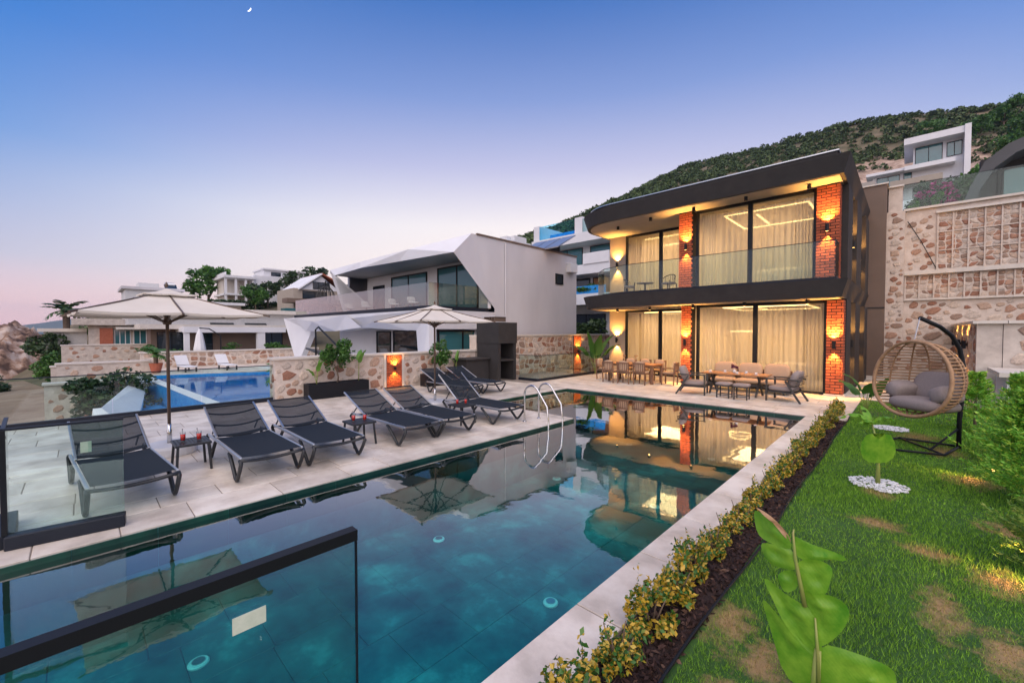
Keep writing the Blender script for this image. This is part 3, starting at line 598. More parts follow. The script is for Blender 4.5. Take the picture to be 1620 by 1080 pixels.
# brick pillars
def pillar(x0, x1, z0, z1, single, ret):
    p = vp('brick_pillar', MB().box(x0 + .012, F0 - .15, z0, x1 - .012, F0 + .25, z1), K['mortar_dk'])
    bricks(p, (x0, F0 - .16, z0 + .006), (1, 0, 0), (0, -1, 0), x1 - x0, z1 - z0 - .008, single=single)
    if ret: bricks(p, (x1 - .004, F0 - .15, z0 + .006), (0, 1, 0), (1, 0, 0), .39, z1 - z0 - .008, single=False, off=1)
pillar(-6.62, -6.10, 3.625, 6.69, False, False); pillar(-6.50, -6.10, 0.0, 3.06, False, False)
pillar(-2.21, -1.62, 3.625, 6.69, True, True); pillar(-1.90, -1.48, 0.0, 3.06, True, True)
vp('plinth', MB().box(-1.95, F0 - .20, 0.002, -1.40, F0 - .17, .06).box(-1.475, F0 - .17, .002, -1.40, 18.3, .06), K['cap'])
# balcony glass: rail shoe, panes and top edge
path = [(-1.62, 16.4), (-1.62, 15.62), (-3.95, 15.62), (-6.3, 15.62), (-8.62, 15.62), (-9.75, 16.05), (-10.55, 16.85), (-10.9, 17.9), (-10.9, 18.45)]
shoe = MB(); capm = MB()
for a, b in zip(path[:-1], path[1:]):
    shoe.bar((*a, 3.645), (*b, 3.645), .07, .09); capm.bar((*a, 4.785), (*b, 4.785), .018, .022)
bal = vp('balcony_rail_shoe', shoe, K['navy']); vp('balcony_rail_edge', capm, K['navy'])
for a, b in zip(path[:-1], path[1:]):
    d = (Vector(b) - Vector(a)).normalized() * .006
    MB().bar((a[0] + d.x, a[1] + d.y, 4.235), (b[0] - d.x, b[1] - d.y, 4.235), .012, 1.08).build('glass_pane', K['glass'], villa, world=True)
# lamps
for z, st in ((1.62, 'ground floor'), (5.32, 'upper floor')):
    sconce(-10.48, F1, z, (0, -1), 'black up-down wall lamp on beige wall at the left of the %s' % st, 240)
    sconce(-6.32, F0 - .18, z, (0, -1), 'black up-down wall lamp on middle brick pillar, %s' % st, 210)
    sconce(-1.70 if z < 3 else -1.92, F0 - .18, z, (0, -1), 'black up-down wall lamp on right-hand brick pillar, %s' % st, 240)
    sconce(-1.62, 18.82, z if z < 3 else 5.1, (1, 0), 'black up-down wall lamp in nearer side recess, %s' % st, 130, off=.16)
    sconce(-1.62, 21.62, z if z < 3 else 5.0, (1, 0), 'black up-down wall lamp in farther side recess, %s' % st, 130, off=.16)
for z, st in ((3.06, 'balcony slab'), (6.69, 'roof eave')):
    for x, y, w in ((-2.35, 16.0, 'rightmost'), (-4.15, 16.0, 'second from right'), (-5.9, 16.0, 'middle'), (-7.7, 16.2, 'second from left'), (-9.4, 16.6, 'leftmost')):
        soffit_spot(x, y, z, '%s black cylinder spot under the %s' % (w, st))

# ================================================================ walls on the plot
# low stone wall with a brick lamp panel beside the sun deck
lw = tag(MB().box(-13.95, 3.95, -1.0, -13.5, 11.8, 1.20).build('stone_wall', K['mortar']), 'low rubble stone wall with brick lamp panel behind the loungers', 'wall')
MB().box(-14.0, 3.90, 1.20, -13.44, 11.85, 1.265).build('coping', K['cap'], lw)
stones(lw, (-13.5, 3.98, .0), (0, 1, 0), (1, 0, 0), 7.8, 1.18, .07, .17, 4000, .02, holes=((3.5, 4.26, 0, 1.2),))
stones(lw, (-13.93, 3.95, .0), (1, 0, 0), (0, -1, 0), .42, 1.18, .07, .14, 200, .03)
MB().box(-13.5, 7.55, 0.001, -13.47, 8.18, 1.19).build('brick_backing', K['mortar_dk'], lw)
bricks(lw, (-13.462, 7.56, .01), (0, 1, 0), (1, 0, 0), .61, 1.17, .15, .05, .012)
MB().box(-13.5, 7.46, .001, -13.455, 7.549, 1.199).box(-13.5, 8.181, .001, -13.455, 8.27, 1.199).build('panel_trim', K['cap'], lw)
sconce(-13.44, 7.865, .72, (1, 0), 'small black up-down lamp on brick panel of low wall', 60, h=.10, r=.035, off=.07, size=95)
# taller stone wall along the light well
tw = tag(MB().box(-13.95, 11.85, -3.0, -13.5, 25, 1.82).build('stone_wall', K['mortar']), 'taller stone wall behind the glass-edged light well', 'wall')
MB().box(-14.0, 11.87, 1.82, -13.44, 25, 1.89).build('coping', K['cap'], tw)
rubble(tw, (-13.5, 12.9, -.6), (0, 1, 0), (1, 0, 0), 6.05, 2.38, .34, .26, .02, 170); rubble(tw, (-13.5, 19.75, -.6), (0, 1, 0), (1, 0, 0), 4.5, 2.38, .34, .26, .02, 120)
MB().box(-13.5, 19.0, -.9, -13.47, 19.7, 1.8).build('brick_backing', K['mortar_dk'], tw)
bricks(tw, (-13.462, 19.01, -.6), (0, 1, 0), (1, 0, 0), .68, 2.38, .2, .055, .014, single=False)
sconce(-13.44, 19.35, .95, (1, 0), 'black up-down lamp on brick strip of the taller wall', 150, h=.16, off=.09, size=90)
# light well floor and glass edge
struct(MB().box(-13.5, 13.62, -3.1, -11.0, 25, -2.9).build('lightwell_floor', K['concrete']))
def glassfence(name, label, path, z0, z1, shoe_h=.12, shoe_w=.09, step=1.5, posts=True, gl='glass', cap=.022, clr='navy', capw=.03):
    t = thing(name, label, 'glass railing', (*path[0], z0)); sh = MB(); cp = MB(); panes = []
    for a, b in zip(path[:-1], path[1:]):
        a = Vector((*a, 0)); b = Vector((*b, 0)); sh.bar(a + Vector((0, 0, z0 + shoe_h / 2)), b + Vector((0, 0, z0 + shoe_h / 2)), shoe_w, shoe_h); cp.bar(a + Vector((0, 0, z1 - cap / 2)), b + Vector((0, 0, z1 - cap / 2)), capw, cap)
        n = max(1, round((b - a).length / step)); d = (b - a) / n
        for i in range(n): panes.append((a + d * i + d.normalized() * .006, a + d * (i + 1) - d.normalized() * .006))
    sh.build('base_rail', K[clr], t, world=True, bevel=.008); cp.build('top_rail', K[clr], t, world=True)
    zm = (z0 + shoe_h + z1 - cap) / 2; hh = z1 - cap - z0 - shoe_h
    for p, q in panes: MB().bar((p.x, p.y, zm), (q.x, q.y, zm), .014, hh).build('glass_pane', K[gl], t, world=True)
    return t
glassfence('glass_railing', 'low glass railing round the light well by the dining table', [(-12.0, 12.95), (-10.95, 12.98), (-11.2, 18.2)], 0, 1.06, .10, .10, 1.4)
glassfence('glass_railing', 'long glass railing along the far edge of the sun deck', [(-13.52, -1.2), (-13.52, 3.9)], 0, 1.06, .11, .1, 1.7)
r1 = glassfence('glass_railing', 'framed glass screen standing at the left end of pool', [(-5.98, .30), (-6.10, -.52), (-6.9, -.56)], 0, 1.14, .13, .13, .9)
MB().box(-6.125, -.545, .13, -6.085, -.505, 1.12).build('corner_post', K['black'], r1, world=True)
st = MB().box(-6.03, -.02, .82, -6.026, .06, .93); st.build('label_sticker', K['sticker'], r1, world=True)
r2 = glassfence('glass_railing', 'foreground glass balustrade with thick black rail across the pool corner', [(-1.70, .80), (-1.70, -2.4)], 0, 1.21, .13, .12, 1.6, cap=.045, clr='black', capw=.05)
MB().box(-1.708, .801, .13, -1.692, .806, 1.165).build('glass_edge', K['black'], r2, world=True)
MB().box(-1.692, .35, .985, -1.689, .455, 1.045).build('label_sticker', K['sticker'], r2, world=True)
# ================================================================ sun loungers
ORD = ['first', 'second', 'third', 'fourth', 'fifth', 'sixth', 'seventh', 'eighth', 'ninth', 'tenth']
def vloop(y, xa, xb, xc, z=.325, r=.026):
    pts = [(xa, y, z), (xa * .62 + xb * .38, y, z * .66), (xa * .22 + xb * .78, y, .085), (xb - .025, y, .036), (xb + .03, y, .030), (xb + .07, y, .06), (xc * .6 + xb * .4 + .02, y, z * .58), (xc - .01, y, z * .93), (xc - .06, y, z + .012)]
    return pts, r
def lounger(ang, label, loc):
    t = thing('sun_lounger', label, 'sun lounger', loc, 0, 'dark sling sun loungers on the deck')
    for s in (-1, 1):
        y = s * .385
        MB().bar((.12, y, .352), (-1.80, y, .352), .030, .040).build('side_rail', K['alu'], t, bevel=.006)
        for xa, xb, xc in ((-.46, -.10, .16), (-1.30, -1.62, -1.88)):
            p, r = vloop(s * .392, xa, xb, xc)
            if xa < -1: p[3] = (xb + .03, p[3][1], .036); p[4] = (xb - .02, p[4][1], .03); p[5] = (xb - .06, p[5][1], .06); p[8] = (xc + .05, p[8][1], .345)
            m = MB(); m.tube(p, r, 8); m.build('leg', K['plasblk'], t, smooth=True)
    m = MB(); m.tube([(.13 - .05 * (1 - (y / .39) ** 2), y, .335 - .045 * (1 - (y / .39) ** 2)) for y in np.linspace(-.39, .39, 9)], .022, 7); m.build('foot_bar', K['plasblk'], t, smooth=True)
    m = MB(); m.tube([(-1.78, y, .33 - .03 * (1 - (y / .39) ** 2)) for y in np.linspace(-.39, .39, 7)], .02, 7); m.build('head_bar', K['plasblk'], t, smooth=True)
    def sheet(fx, fz, n=12, k=7, sag=.018, hw=.365):
        m = MB(); v = []
        for i in range(n + 1):
            for j in range(k + 1):
                yy = -hw + 2 * hw * j / k; sg = sag * (1 - (yy / hw) ** 2); v.append((fx(i / n), yy, fz(i / n) - sg))
        m.add(v, [(i * (k + 1) + j, (i + 1) * (k + 1) + j, (i + 1) * (k + 1) + j + 1, i * (k + 1) + j + 1) for i in range(n) for j in range(k)]); return m
    hx = -1.36; sheet(lambda q: .10 + (hx - .10) * q, lambda q: .374).build('seat_sling', K['sling'], t, smooth=True)
    ca, sa = math.cos(ang), math.sin(ang); Lb = .95
    b = MB().bar((hx - Lb * ca * .985, -.35, .375 + Lb * sa * .985), (hx - Lb * ca * .985, .35, .375 + Lb * sa * .985), .02, .02).build('back_frame', K['plasblk'], t)
    for s in (-1, 1): MB().bar((hx + .02, s * .365, .375), (hx - Lb * ca, s * .365, .375 + Lb * sa), .028, .038).build('back_rail', K['alu'], b, bevel=.006)
    sheet(lambda q: hx - Lb * ca * q, lambda q: .382 + Lb * sa * q, sag=.012, hw=.352).build('back_sling', K['slingsee'], b, smooth=True)
    for q in (.10, .42, .80):
        m = MB(); m.tube([(hx - Lb * ca * q + .055 * sa * (1 - (y / .36) ** 2), y, .365 + Lb * sa * q - .055 * ca * (1 - (y / .36) ** 2)) for y in np.linspace(-.36, .36, 9)], .015, 6); m.build('cross_bar', K['plasblk'], b, smooth=True)
    for s in (-1, 1): MB().bar((hx - Lb * ca * .42, s * .31, .36 + Lb * sa * .42), (hx - Lb * ca * .42 - .22, s * .31, .33), .018, .018).build('prop_strut', K['plasblk'], t)
    return t
A1 = R(23)
l0 = lounger(A1, 'dark sling lounger farthest left, partly behind the glass screen', (-6.48, .40, 0)); l0.rotation_euler = (0, 0, R(4.5))
for y, lb in ((1.83, 'dark sling lounger second from the left, beside the nearest drinks table'), (2.77, 'dark sling lounger third from left, before the blue neighbouring pool'), (4.30, 'dark sling lounger just right of the middle drinks table'), (5.15, 'dark sling lounger in front of the brick lamp panel')):
    dup(l0, None, (-6.48, y, 0), R(random.uniform(-1, 3)), label=lb)
lounger(R(38), 'dark sling lounger with steepest backrest, nearest the pool ladder', (-6.48, 6.63, 0))
dup(l0, None, (-9.95, 8.50, 0), R(1), label='rear dark sling lounger partly hidden behind the steep lounger'); dup(l0, None, (-9.95, 9.50, 0), R(-2), label='farthest dark sling lounger, beside the dark kitchen counter')
# ================================================================ drinks tables
def side_table(loc, label):
    t = thing('side_table', label, 'side table', loc, 0, 'slatted drinks tables')
    MB().box(-.21, -.215, .385, .21, -.19, .42).box(-.21, .19, .385, .21, .215, .42).box(-.235, -.215, .385, -.21, .215, .42).box(.21, -.215, .385, .235, .215, .42).build('rim', K['plasblk'], t, bevel=.005)
    for k in range(9): y = -.168 + k * .042; MB().box(-.209, y - .016, .396, .209, y + .016, .418).build('slat', K['plasblk'], t)
    for sx in (-1, 1):
        for sy in (-1, 1): MB().bar((sx * .19, sy * .18, .39), (sx * .225, sy * .205, 0), .032, .032).build('leg', K['plasblk'], t, bevel=.005)
    return t
def drink(loc, label, rz=0):
    t = thing('cocktail_glass', label, 'drink', loc, rz, 'red drinks in tumblers')
    MB().lathe([(.031, 0), (.036, .13), (.0335, .13), (.0295, .012), (.0, .012)], n=14).build('tumbler', K['drinkglass'], t, smooth=True)
    MB().lathe([(.0285, .013), (.0325, .098)], n=14).build('red_juice', K['red'], t, smooth=True)
    m = MB(); m.tube([(.01, 0, .02), (-.028, .0, .165)], .0025, 5); st_ = m.build('stirrer', K['black'], t); MB().pillow((-.029, 0, .17), .018, .018, .016, 6, 4, 1).build('stirrer_tip', K['red'] if rz else K['black'], st_)
    return t
TB = [(-7.72, 1.12, 'slatted dark side table between the two leftmost loungers', 'nearest'), (-7.22, 3.50, 'slatted dark side table between third and fourth lounger', 'middle'), (-7.22, 5.90, 'slatted dark side table beside the steep-backed lounger', 'farthest')]
tb0 = dk0 = None
for x, y, lb, w in TB:
    if tb0 is None: tb0 = side_table((x, y, 0), lb); dk0 = drink((x - .05, y - .09, .42), 'red drink in tumbler, left one on the %s table' % w); dup(dk0, None, (x + .04, y + .09, .42), .7, 'red drink in tumbler, right one on the %s table' % w)
    else:
        dup(tb0, None, (x, y, 0), label=lb); dup(dk0, None, (x - .06, y - .08, .42), .3, 'red drink in tumbler, left one on the %s table' % w); dup(dk0, None, (x + .03, y + .09, .42), 1.2, 'red drink in tumbler, right one on the %s table' % w)
# ================================================================ parasols
def parasol(loc, label, rz=0, tilt=0):
    t = thing('parasol', label, 'parasol', loc, rz, 'square cream parasols'); S = 1.10; zr, za = 2.33, 2.73
    m = MB(); m.lathe([(.36, 0), (.37, .03), (.37, .13), (.33, .17), (.06, .18)], n=28); m.build('base', K['white'], t, smooth=False)
    MB().lathe([(.035, .18), (.035, .40), (.028, .41), (.028, .5)], n=12).build('sleeve', K['steel'], t, smooth=True); MB().lathe([(.024, .4), (.024, 2.74)], n=12).build('pole', K['polewood'], t, smooth=True)
    def can(s, z0, z1, sag, drop, n=10, inner=0.0):
        m = MB(); C_ = [(-s, -s), (0, -s), (s, -s), (s, 0), (s, s), (0, s), (-s, s), (-s, 0)]; v = []; fs = []; seg = 6
        for e in range(8):
            a = C_[e]; b = C_[(e + 1) % 8]
            for i in range(n + 1):
                q = inner + (1 - inner) * i / n
                for j in range(seg + 1):
                    w = j / seg; x = (a[0] * (1 - w) + b[0] * w) * q; y = (a[1] * (1 - w) + b[1] * w) * q
                    v.append((x, y, z1 + (z0 - z1) * q - sag * math.sin(math.pi * w) * q * q - .02 * math.sin(math.pi * q)))
            o_ = len(v) - (n + 1) * (seg + 1)
            fs += [(o_ + i * (seg + 1) + j, o_ + i * (seg + 1) + j + 1, o_ + (i + 1) * (seg + 1) + j + 1, o_ + (i + 1) * (seg + 1) + j) for i in range(n) for j in range(seg)]
            p = [v[o_ + n * (seg + 1) + j] for j in range(seg + 1)]; k0 = len(v); v += [(x, y, z - drop) for x, y, z in p]
            fs += [(o_ + n * (seg + 1) + j, o_ + n * (seg + 1) + j + 1, k0 + j + 1, k0 + j) for j in range(seg)]
        return m.add(v, fs)
    c = can(S, zr, za, .02, .035, inner=.14).build('canopy', K['canvas'], t, smooth=False)
    can(.34, za - .075, za + .035, .01, .02, 4).build('vent_cap', K['canvas'], c)
    for k in range(8):
        a = k * math.pi / 4; f = S * (1.414 if k % 2 else 1); x, y = math.cos(a) * f, math.sin(a) * f
        rb = MB().bar((x * .03, y * .03, za - .04), (x * 1.06, y * 1.06, zr - .03), .022, .028).build('rib', K['polewood'], t)
        MB().bar((x * .03, y * .03, 2.20), (x * .5, y * .5, (za + zr) / 2 - .01), .018, .022).build('strut', K['polewood'], rb)
    m = MB(); m.lathe([(.05, 2.16), (.06, 2.18), (.06, 2.24), (.04, 2.26)], n=12); m.build('hub', K['polewood'], t); MB().lathe([(.018, 2.78), (.028, 2.82), (.006, 2.87)], n=10).build('finial', K['polewood'], t)
    return t
p0_ = parasol((-8.95, 1.01, 0), 'square cream parasol at left with white round base', R(3)); dup(p0_, None, (-9.28, 6.65, 0), R(-2), 'square cream parasol at centre in front of the faceted house')
# ================================================================ pool ladder
t = thing('pool_ladder', 'curved stainless steel pool ladder rails on the deck corner', 'ladder', (-6.1, 7.2, 0))
for y in (6.95, 7.45):
    pts = [(-6.27, y, 0), (-6.27, y, .62)] + [(-6.27 + .22 * (1 - math.cos(a)), y, .62 + .22 * math.sin(a)) for a in np.linspace(.25, 2.3, 9)] + [(-5.62, y, .42), (-5.58, y, .1), (-5.58, y, -.9)]
    m = MB(); m.tube(pts, .021, 10); m.build('handrail', K['steel'], t, world=True, smooth=True); m = MB(); m.lathe([(.05, .001), (.05, .012), (.025, .03)], (-6.27, y, 0), 14); m.build('flange', K['steel'], t, world=True)
for z in (-.25, -.5, -.75): MB().box(-5.62, 6.96, z, -5.53, 7.44, z + .03).build('tread', K['steel'], t, world=True)

# ================================================================ plants
def blade(mb, base, az, L, W, el0, droop, n=12, fold=.25, ragged=0, twist=0, tip=.9, k=3, bulge=.5):
    """a leaf with a midrib: el0 start elevation, bends down by droop along its length"""
    p = Vector(base); el = el0; v = []; rows = []
    for i in range(n + 1):
        q = i / n; w = W * (math.sin(math.pi * min(1, (q * tip + .04)) ** bulge) ** .8 if q < .999 else .02)
        d = Vector((math.cos(az) * math.cos(el), math.sin(az) * math.cos(el), math.sin(el))); s_ = Vector((-math.sin(az), math.cos(az), 0)); up = s_.cross(d) * -1
        s2 = s_ * math.cos(twist) + up * math.sin(twist); u2 = up * math.cos(twist) - s_ * math.sin(twist); row = []
        for j in range(-k, k + 1):
            f = j / k; row.append(p + s2 * (w * .5 * f) + u2 * (-fold * w * .5 * abs(f) ** 1.5) + up * (.012 * math.sin(i * 1.9 + j) * abs(f)))
        rows.append(row); p = p + d * (L / n); el -= droop / n
    o = [x for r_ in rows for x in r_]; c = 2 * k + 1
    fs = [(i * c + j, i * c + j + 1, (i + 1) * c + j + 1, (i + 1) * c + j) for i in range(n) for j in range(2 * k) if not (ragged and abs(j - k + .5) > .8 and i in ragged)]
    mb.add(o, fs); return p
def plantthing(name, label, cat, loc, group=None): return thing(name, label, cat, loc, 0, group)
# foreground banana plant
t = plantthing('banana_plant', 'young banana plant with torn leaf, nearest the camera', 'banana plant', (-.32, 2.62, 0))
m = MB(); m.tube([(0, 0, 0), (0, 0, .2), (.01, -.03, .42)], [.035, .03, .015], 8); m.build('stem', K['bananastem'], t, smooth=True)
UV = Vector((.9917, .129, 0)); FV = Vector((.129, -.9917, 0)); ZV = Vector((0, 0, 1))
def lobe(name, pts, mid, curl=.35, mat=None):
    """one torn lobe of a leaf: outline in a plane, curled away from its midrib and ribbed along the side veins"""
    f = .00082; g = .00074; P = [((x - 440) * g, (1080 - y) * f + .27) for x, y in pts]; Mx = [((x - 440) * g, (1080 - y) * f + .27) for x, y in mid]
    def dep(u, v):
        a, b = Mx; L2 = (b[0] - a[0]) ** 2 + (b[1] - a[1]) ** 2; d_ = abs((b[0] - a[0]) * (v - a[1]) - (b[1] - a[1]) * (u - a[0])) / math.sqrt(L2); return .03 - curl * d_ * d_ * 2.4 + .009 * math.sin(45 * u + 30 * v) + .006 * math.sin(80 * v)
    n_ = len(P); cu = sum(p[0] for p in P) / n_; cv = sum(p[1] for p in P) / n_; P = [(cu + (u - cu) * 1.17, cv + (v - cv) * 1.17) for u, v in P]; cu = sum(p[0] for p in P) / n_; cv = sum(p[1] for p in P) / n_; rings = [1, .75, .5, .25]; v_ = []; fs = []
    for r_ in rings: v_ += [(cu + (u - cu) * r_, cv + (v - cv) * r_) for u, v in P]
    v_.append((cu, cv)); m = MB(); vv = [UV * u + ZV * v + FV * dep(u, v) for u, v in v_]
    for k in range(3): fs += [(k * n_ + i, k * n_ + (i + 1) % n_, (k + 1) * n_ + (i + 1) % n_, (k + 1) * n_ + i) for i in range(n_)]
    fs += [(3 * n_ + i, 3 * n_ + (i + 1) % n_, 4 * n_) for i in range(n_)]
    return m.add(vv, fs).build(name, mat or K['banana'], t, smooth=True, sub=1)
MA = ((430, 680), (458, 1100)); MU = ((295, 200), (365, 640))
lobe('leaf', [(432, 690), (370, 668), (260, 640), (150, 588), (140, 620), (200, 700), (245, 790), (300, 850), (365, 895), (455, 965), (455, 900), (440, 780)], MA); lobe('leaf', [(112, 752), (180, 785), (260, 835), (360, 895), (455, 970), (458, 1180), (250, 1180), (215, 1000), (160, 880)], MA, .5)
lobe('leaf', [(432, 690), (395, 640), (372, 600), (380, 560), (410, 556), (430, 575), (470, 550), (530, 552), (590, 585), (598, 630), (580, 700), (540, 765), (490, 820), (455, 855)], MA, .6); lobe('leaf', [(457, 860), (600, 868), (740, 890), (825, 905), (842, 960), (835, 1010), (795, 1080), (780, 1180), (465, 1180)], MA, .35)
lobe('leaf', [(46, 150), (120, 155), (200, 180), (255, 235), (285, 310), (200, 305), (150, 315), (80, 312), (62, 240)], MU, 1.2); lobe('leaf', [(98, 348), (190, 330), (285, 312), (300, 380), (308, 432), (235, 450), (180, 462), (135, 448), (115, 400)], MU, 1.0); lobe('leaf', [(205, 512), (255, 470), (308, 440), (330, 540), (285, 580), (248, 602), (225, 560)], MU, .9)
lobe('leaf', [(300, 222), (360, 240), (430, 270), (520, 305), (588, 350), (575, 372), (500, 335), (440, 345), (370, 365), (318, 330)], MU, 1.4); lobe('leaf', [(322, 385), (400, 360), (455, 348), (520, 395), (498, 440), (488, 535), (440, 562), (365, 575), (340, 480)], MU, .8)
lobe('dead_tip', [(60, 110), (130, 118), (190, 150), (260, 215), (275, 265), (240, 240), (170, 160), (110, 125)], MU, .5, K['rattan'])
m = MB(); q_ = lambda x, y, d_: UV * ((x - 440) * .00074) + ZV * ((1080 - y) * .00082 + .27) + FV * d_
m.tube([q_(370, 650, .03), q_(340, 500, .035), q_(310, 350, .04), q_(295, 200, .03), q_(300, 180, .02)], [.012, .010, .008, .005, .003], 7); m.tube([q_(458, 1160, .035), q_(445, 880, .04), q_(430, 700, .035)], [.011, .008, .004], 7); m.build('midrib', K['bananastem'], t, smooth=True)
# banana plant with heart-shaped leaf in a pebble ring
def pebblering(loc, r, label, n=420):
    a = rng.uniform(0, 6.283, n); q = r * np.sqrt(rng.uniform(0, 1, n)); P = np.stack([loc[0] + q * np.cos(a), loc[1] + q * np.sin(a), np.full(n, loc[2] + .008) + .012 * (1 - q / r)], 1); mb = MB()
    for p in P:
        s_ = random.uniform(.012, .024); mb.pillow(p, s_ * 2, s_ * 1.6, s_ * 1.2, 5, 3, 1)
    t = tag(mb.build('pebble_mulch', K['pebble']), label, 'pebbles', kind='stuff')
pebblering((-.27, 7.35, 0), .31, 'white pebbles ringing the small banana plant'); pebblering((-.25, 11.8, 0), .30, 'white pebbles under the hanging egg chair', 300)
t = plantthing('banana_plant', 'small banana plant with round heart-shaped leaf in white pebbles', 'banana plant', (-.27, 7.35, 0))
m = MB(); m.tube([(0, 0, 0), (0, 0, .25), (-.01, 0, .55), (-.08, 0, .85)], [.03, .02, .014, .008], 8); m.build('stem', K['bananastem'], t, smooth=True)
for s_ in (-1, 1):
    m = MB(); v = [Vector((0, -.03, .30))]; ax = Vector((.72, .69, 0)) * s_
    pts = [(0, .0), (.12, .012), (.205, .07), (.235, .17), (.22, .28), (.165, .375), (.085, .395), (.0, .315)]
    vv = [Vector((0, -.035 - .10 * u * (1 if True else 0), .30 + w)) + ax * u for u, w in pts]; mid = [Vector((0, -.035, .30 + w)) for u, w in pts]
    m.add(vv + mid, [(i, i + 1, 9 + i, 8 + i) for i in range(7)]); m.build('heart_leaf', K['banana'], t, smooth=True)
for a in ((R(200), .42, .20, R(60), R(120), 0), (R(120), .36, .16, R(75), R(90), .5), (R(20), .30, .16, R(70), R(130), -.3), (R(240), .26, .14, R(30), R(60), .3)):
    m = MB(); blade(m, (-.07, 0, .82), a[0], a[1], a[2], a[3], a[4], twist=a[5], fold=.4, ragged=(5, 9)); m.build('leaf', K['banana'], t, smooth=True)
# leafy banana behind the egg chair and by the house corner
def strelitzia(loc, label, n, h, w, mat='banana', spread=.9, seed=0, stemh=.5, name='leafy_plant', cat='plant'):
    t = plantthing(name, label, cat, loc); random.seed(seed)
    st = MB()
    for k in range(n):
        a = k * 2.4 + random.uniform(-.3, .3); el = R(random.uniform(58, 84)); sh = h * stemh * random.uniform(.7, 1.1); b = Vector((math.cos(a) * math.cos(el), math.sin(a) * math.cos(el), math.sin(el))) * sh * spread; b.z = sh
        st.tube([(0, 0, 0), (b.x * .35, b.y * .35, b.z * .5), tuple(b)], [.014, .011, .007], 5)
        m = MB(); blade(m, b, a, h * random.uniform(.42, .6), w * random.uniform(.8, 1.1), el * .95, R(random.uniform(20, 80)), fold=.3, n=9, k=2, twist=random.uniform(-.6, .6)); m.build('leaf', K[mat], t, smooth=True)
    st.build('stem', K['bananastem'], t, smooth=True); return t
strelitzia((-.75, 13.6, 0), 'dark green leafy banana plant behind the egg chair', 6, 1.1, .30, 'leaf', seed=3); strelitzia((-10.9, 17.2, -.02), 'large banana plant at the left corner of the villa', 9, 2.2, .42, 'leaf', seed=4, stemh=.45)
# long black planter with three plants
t = thing('planter_box', 'long black planter box in front of the low stone wall', 'planter', (-13.05, 5.62, 0))
MB().box(-.22, -.95, .0, -.19, .95, .46).box(.19, -.95, 0, .22, .95, .46).box(-.19, -.95, 0, .19, -.92, .46).box(-.19, .92, 0, .19, .95, .46).build('box_wall', K['black'], t, bevel=.006); MB().box(-.189, -.919, .02, .189, .919, .41).build('soil', K['soil'], t)
strelitzia((-13.05, 4.98, .41), 'lime green sapling with long leaves at left of planter', 3, .85, .13, 'limeleaf', seed=5); strelitzia((-13.05, 6.32, .41), 'upright bright leaf plant at right of planter', 2, 1.25, .20, 'limeleaf', .25, 6, .55)
def bush(name, label, cat, loc, r, n, leaf, mat, clumps=16, trunk=None, group=None, spread=.36, limbs=3):
    t = thing(name, label, cat, loc, 0, group)
    if trunk:
        m = MB(); h = trunk[0]; m.tube([(0, 0, 0), (.03 * h, .02, h * .35), (-.02 * h, -.02 * h, h * .7), (0, 0, h)], [trunk[1], trunk[1] * .8, trunk[1] * .65, trunk[1] * .4], 7)
        for k in range(limbs): a = k * 2.1 + .5; m.tube([(0, 0, h * (.62 + .1 * k)), (math.cos(a) * r[0] * .3, math.sin(a) * r[1] * .3, h * .8 + r[2] * .35), (math.cos(a) * r[0] * .6, math.sin(a) * r[1] * .6, h + r[2] * .5)], [trunk[1] * .5, trunk[1] * .35, trunk[1] * .15], 5)
        m.build('trunk', K['bark'], t, smooth=True)
    P = crownpts((0, 0, (trunk[0] if trunk else 0) + r[2] * .72), r, n, clumps, spread); P[:, 2] = np.maximum(P[:, 2], .02)
    put('crown' if trunk else 'foliage', npmesh('foliage', leafverts(P, leaf), 4, K[mat]), t); return t
bush('shrub_tree', 'bushy green climber on twisted stems in middle of planter', 'shrub', (-13.05, 5.62, .41), (.40, .42, .50), 1500, .06, 'leaf', 18, (.55, .03))
t = thing('planter_box', 'black planter box half hidden behind the rear loungers', 'planter', (-13.0, 9.75, 0)); MB().box(-.22, -.95, 0, .22, .95, .46).build('box_wall', K['black'], t, bevel=.006); MB().box(-.18, -.9, .461, .18, .9, .468).build('soil', K['soil'], t)
bush('shrub_tree', 'round green bush in the planter by the kitchen counter', 'shrub', (-13.0, 9.55, .46), (.38, .40, .48), 1300, .06, 'leaf', 16, (.4, .03)); strelitzia((-13.0, 10.35, .46), 'yellow-green sapling left of the dark kitchen counter', 3, 1.0, .15, 'limeleaf', .4, 8)
# variegated hedge shrubs
HV = []
for k in range(6):
    r = np.array([.14, .24, .16]); P = crownpts((0, 0, .15), r, 760, 15, .36); P[:, 2] = np.maximum(P[:, 2], .015)
    for q in range(3):
        a = rng.uniform(0, 6.28); b = rng.uniform(.05, .15); hh = rng.uniform(.30, .42); m_ = 14; P = np.concatenate([P, np.stack([b * np.cos(a) + rng.normal(0, .012, m_), b * np.sin(a) + rng.normal(0, .012, m_), np.linspace(.15, hh, m_)], 1)])
    HV.append(npmesh('hedge_foliage', leafverts(P, .024, 1.7), 4, K['goldleaf']))
stemm = MB()
for k in range(4): a = k * 1.6; stemm.tube([(0, 0, 0), (.06 * math.cos(a), .06 * math.sin(a), .15), (.1 * math.cos(a), .1 * math.sin(a), .26)], [.008, .006, .003], 5)
stemme = stemm.mesh('stem', K['bark'], True); ordn = lambda n: ORD[n - 1] if n <= 10 else str(n) + ('th' if n not in (21, 22, 23) else {21: 'st', 22: 'nd', 23: 'rd'}[n])
yy = 1.42; k = 1
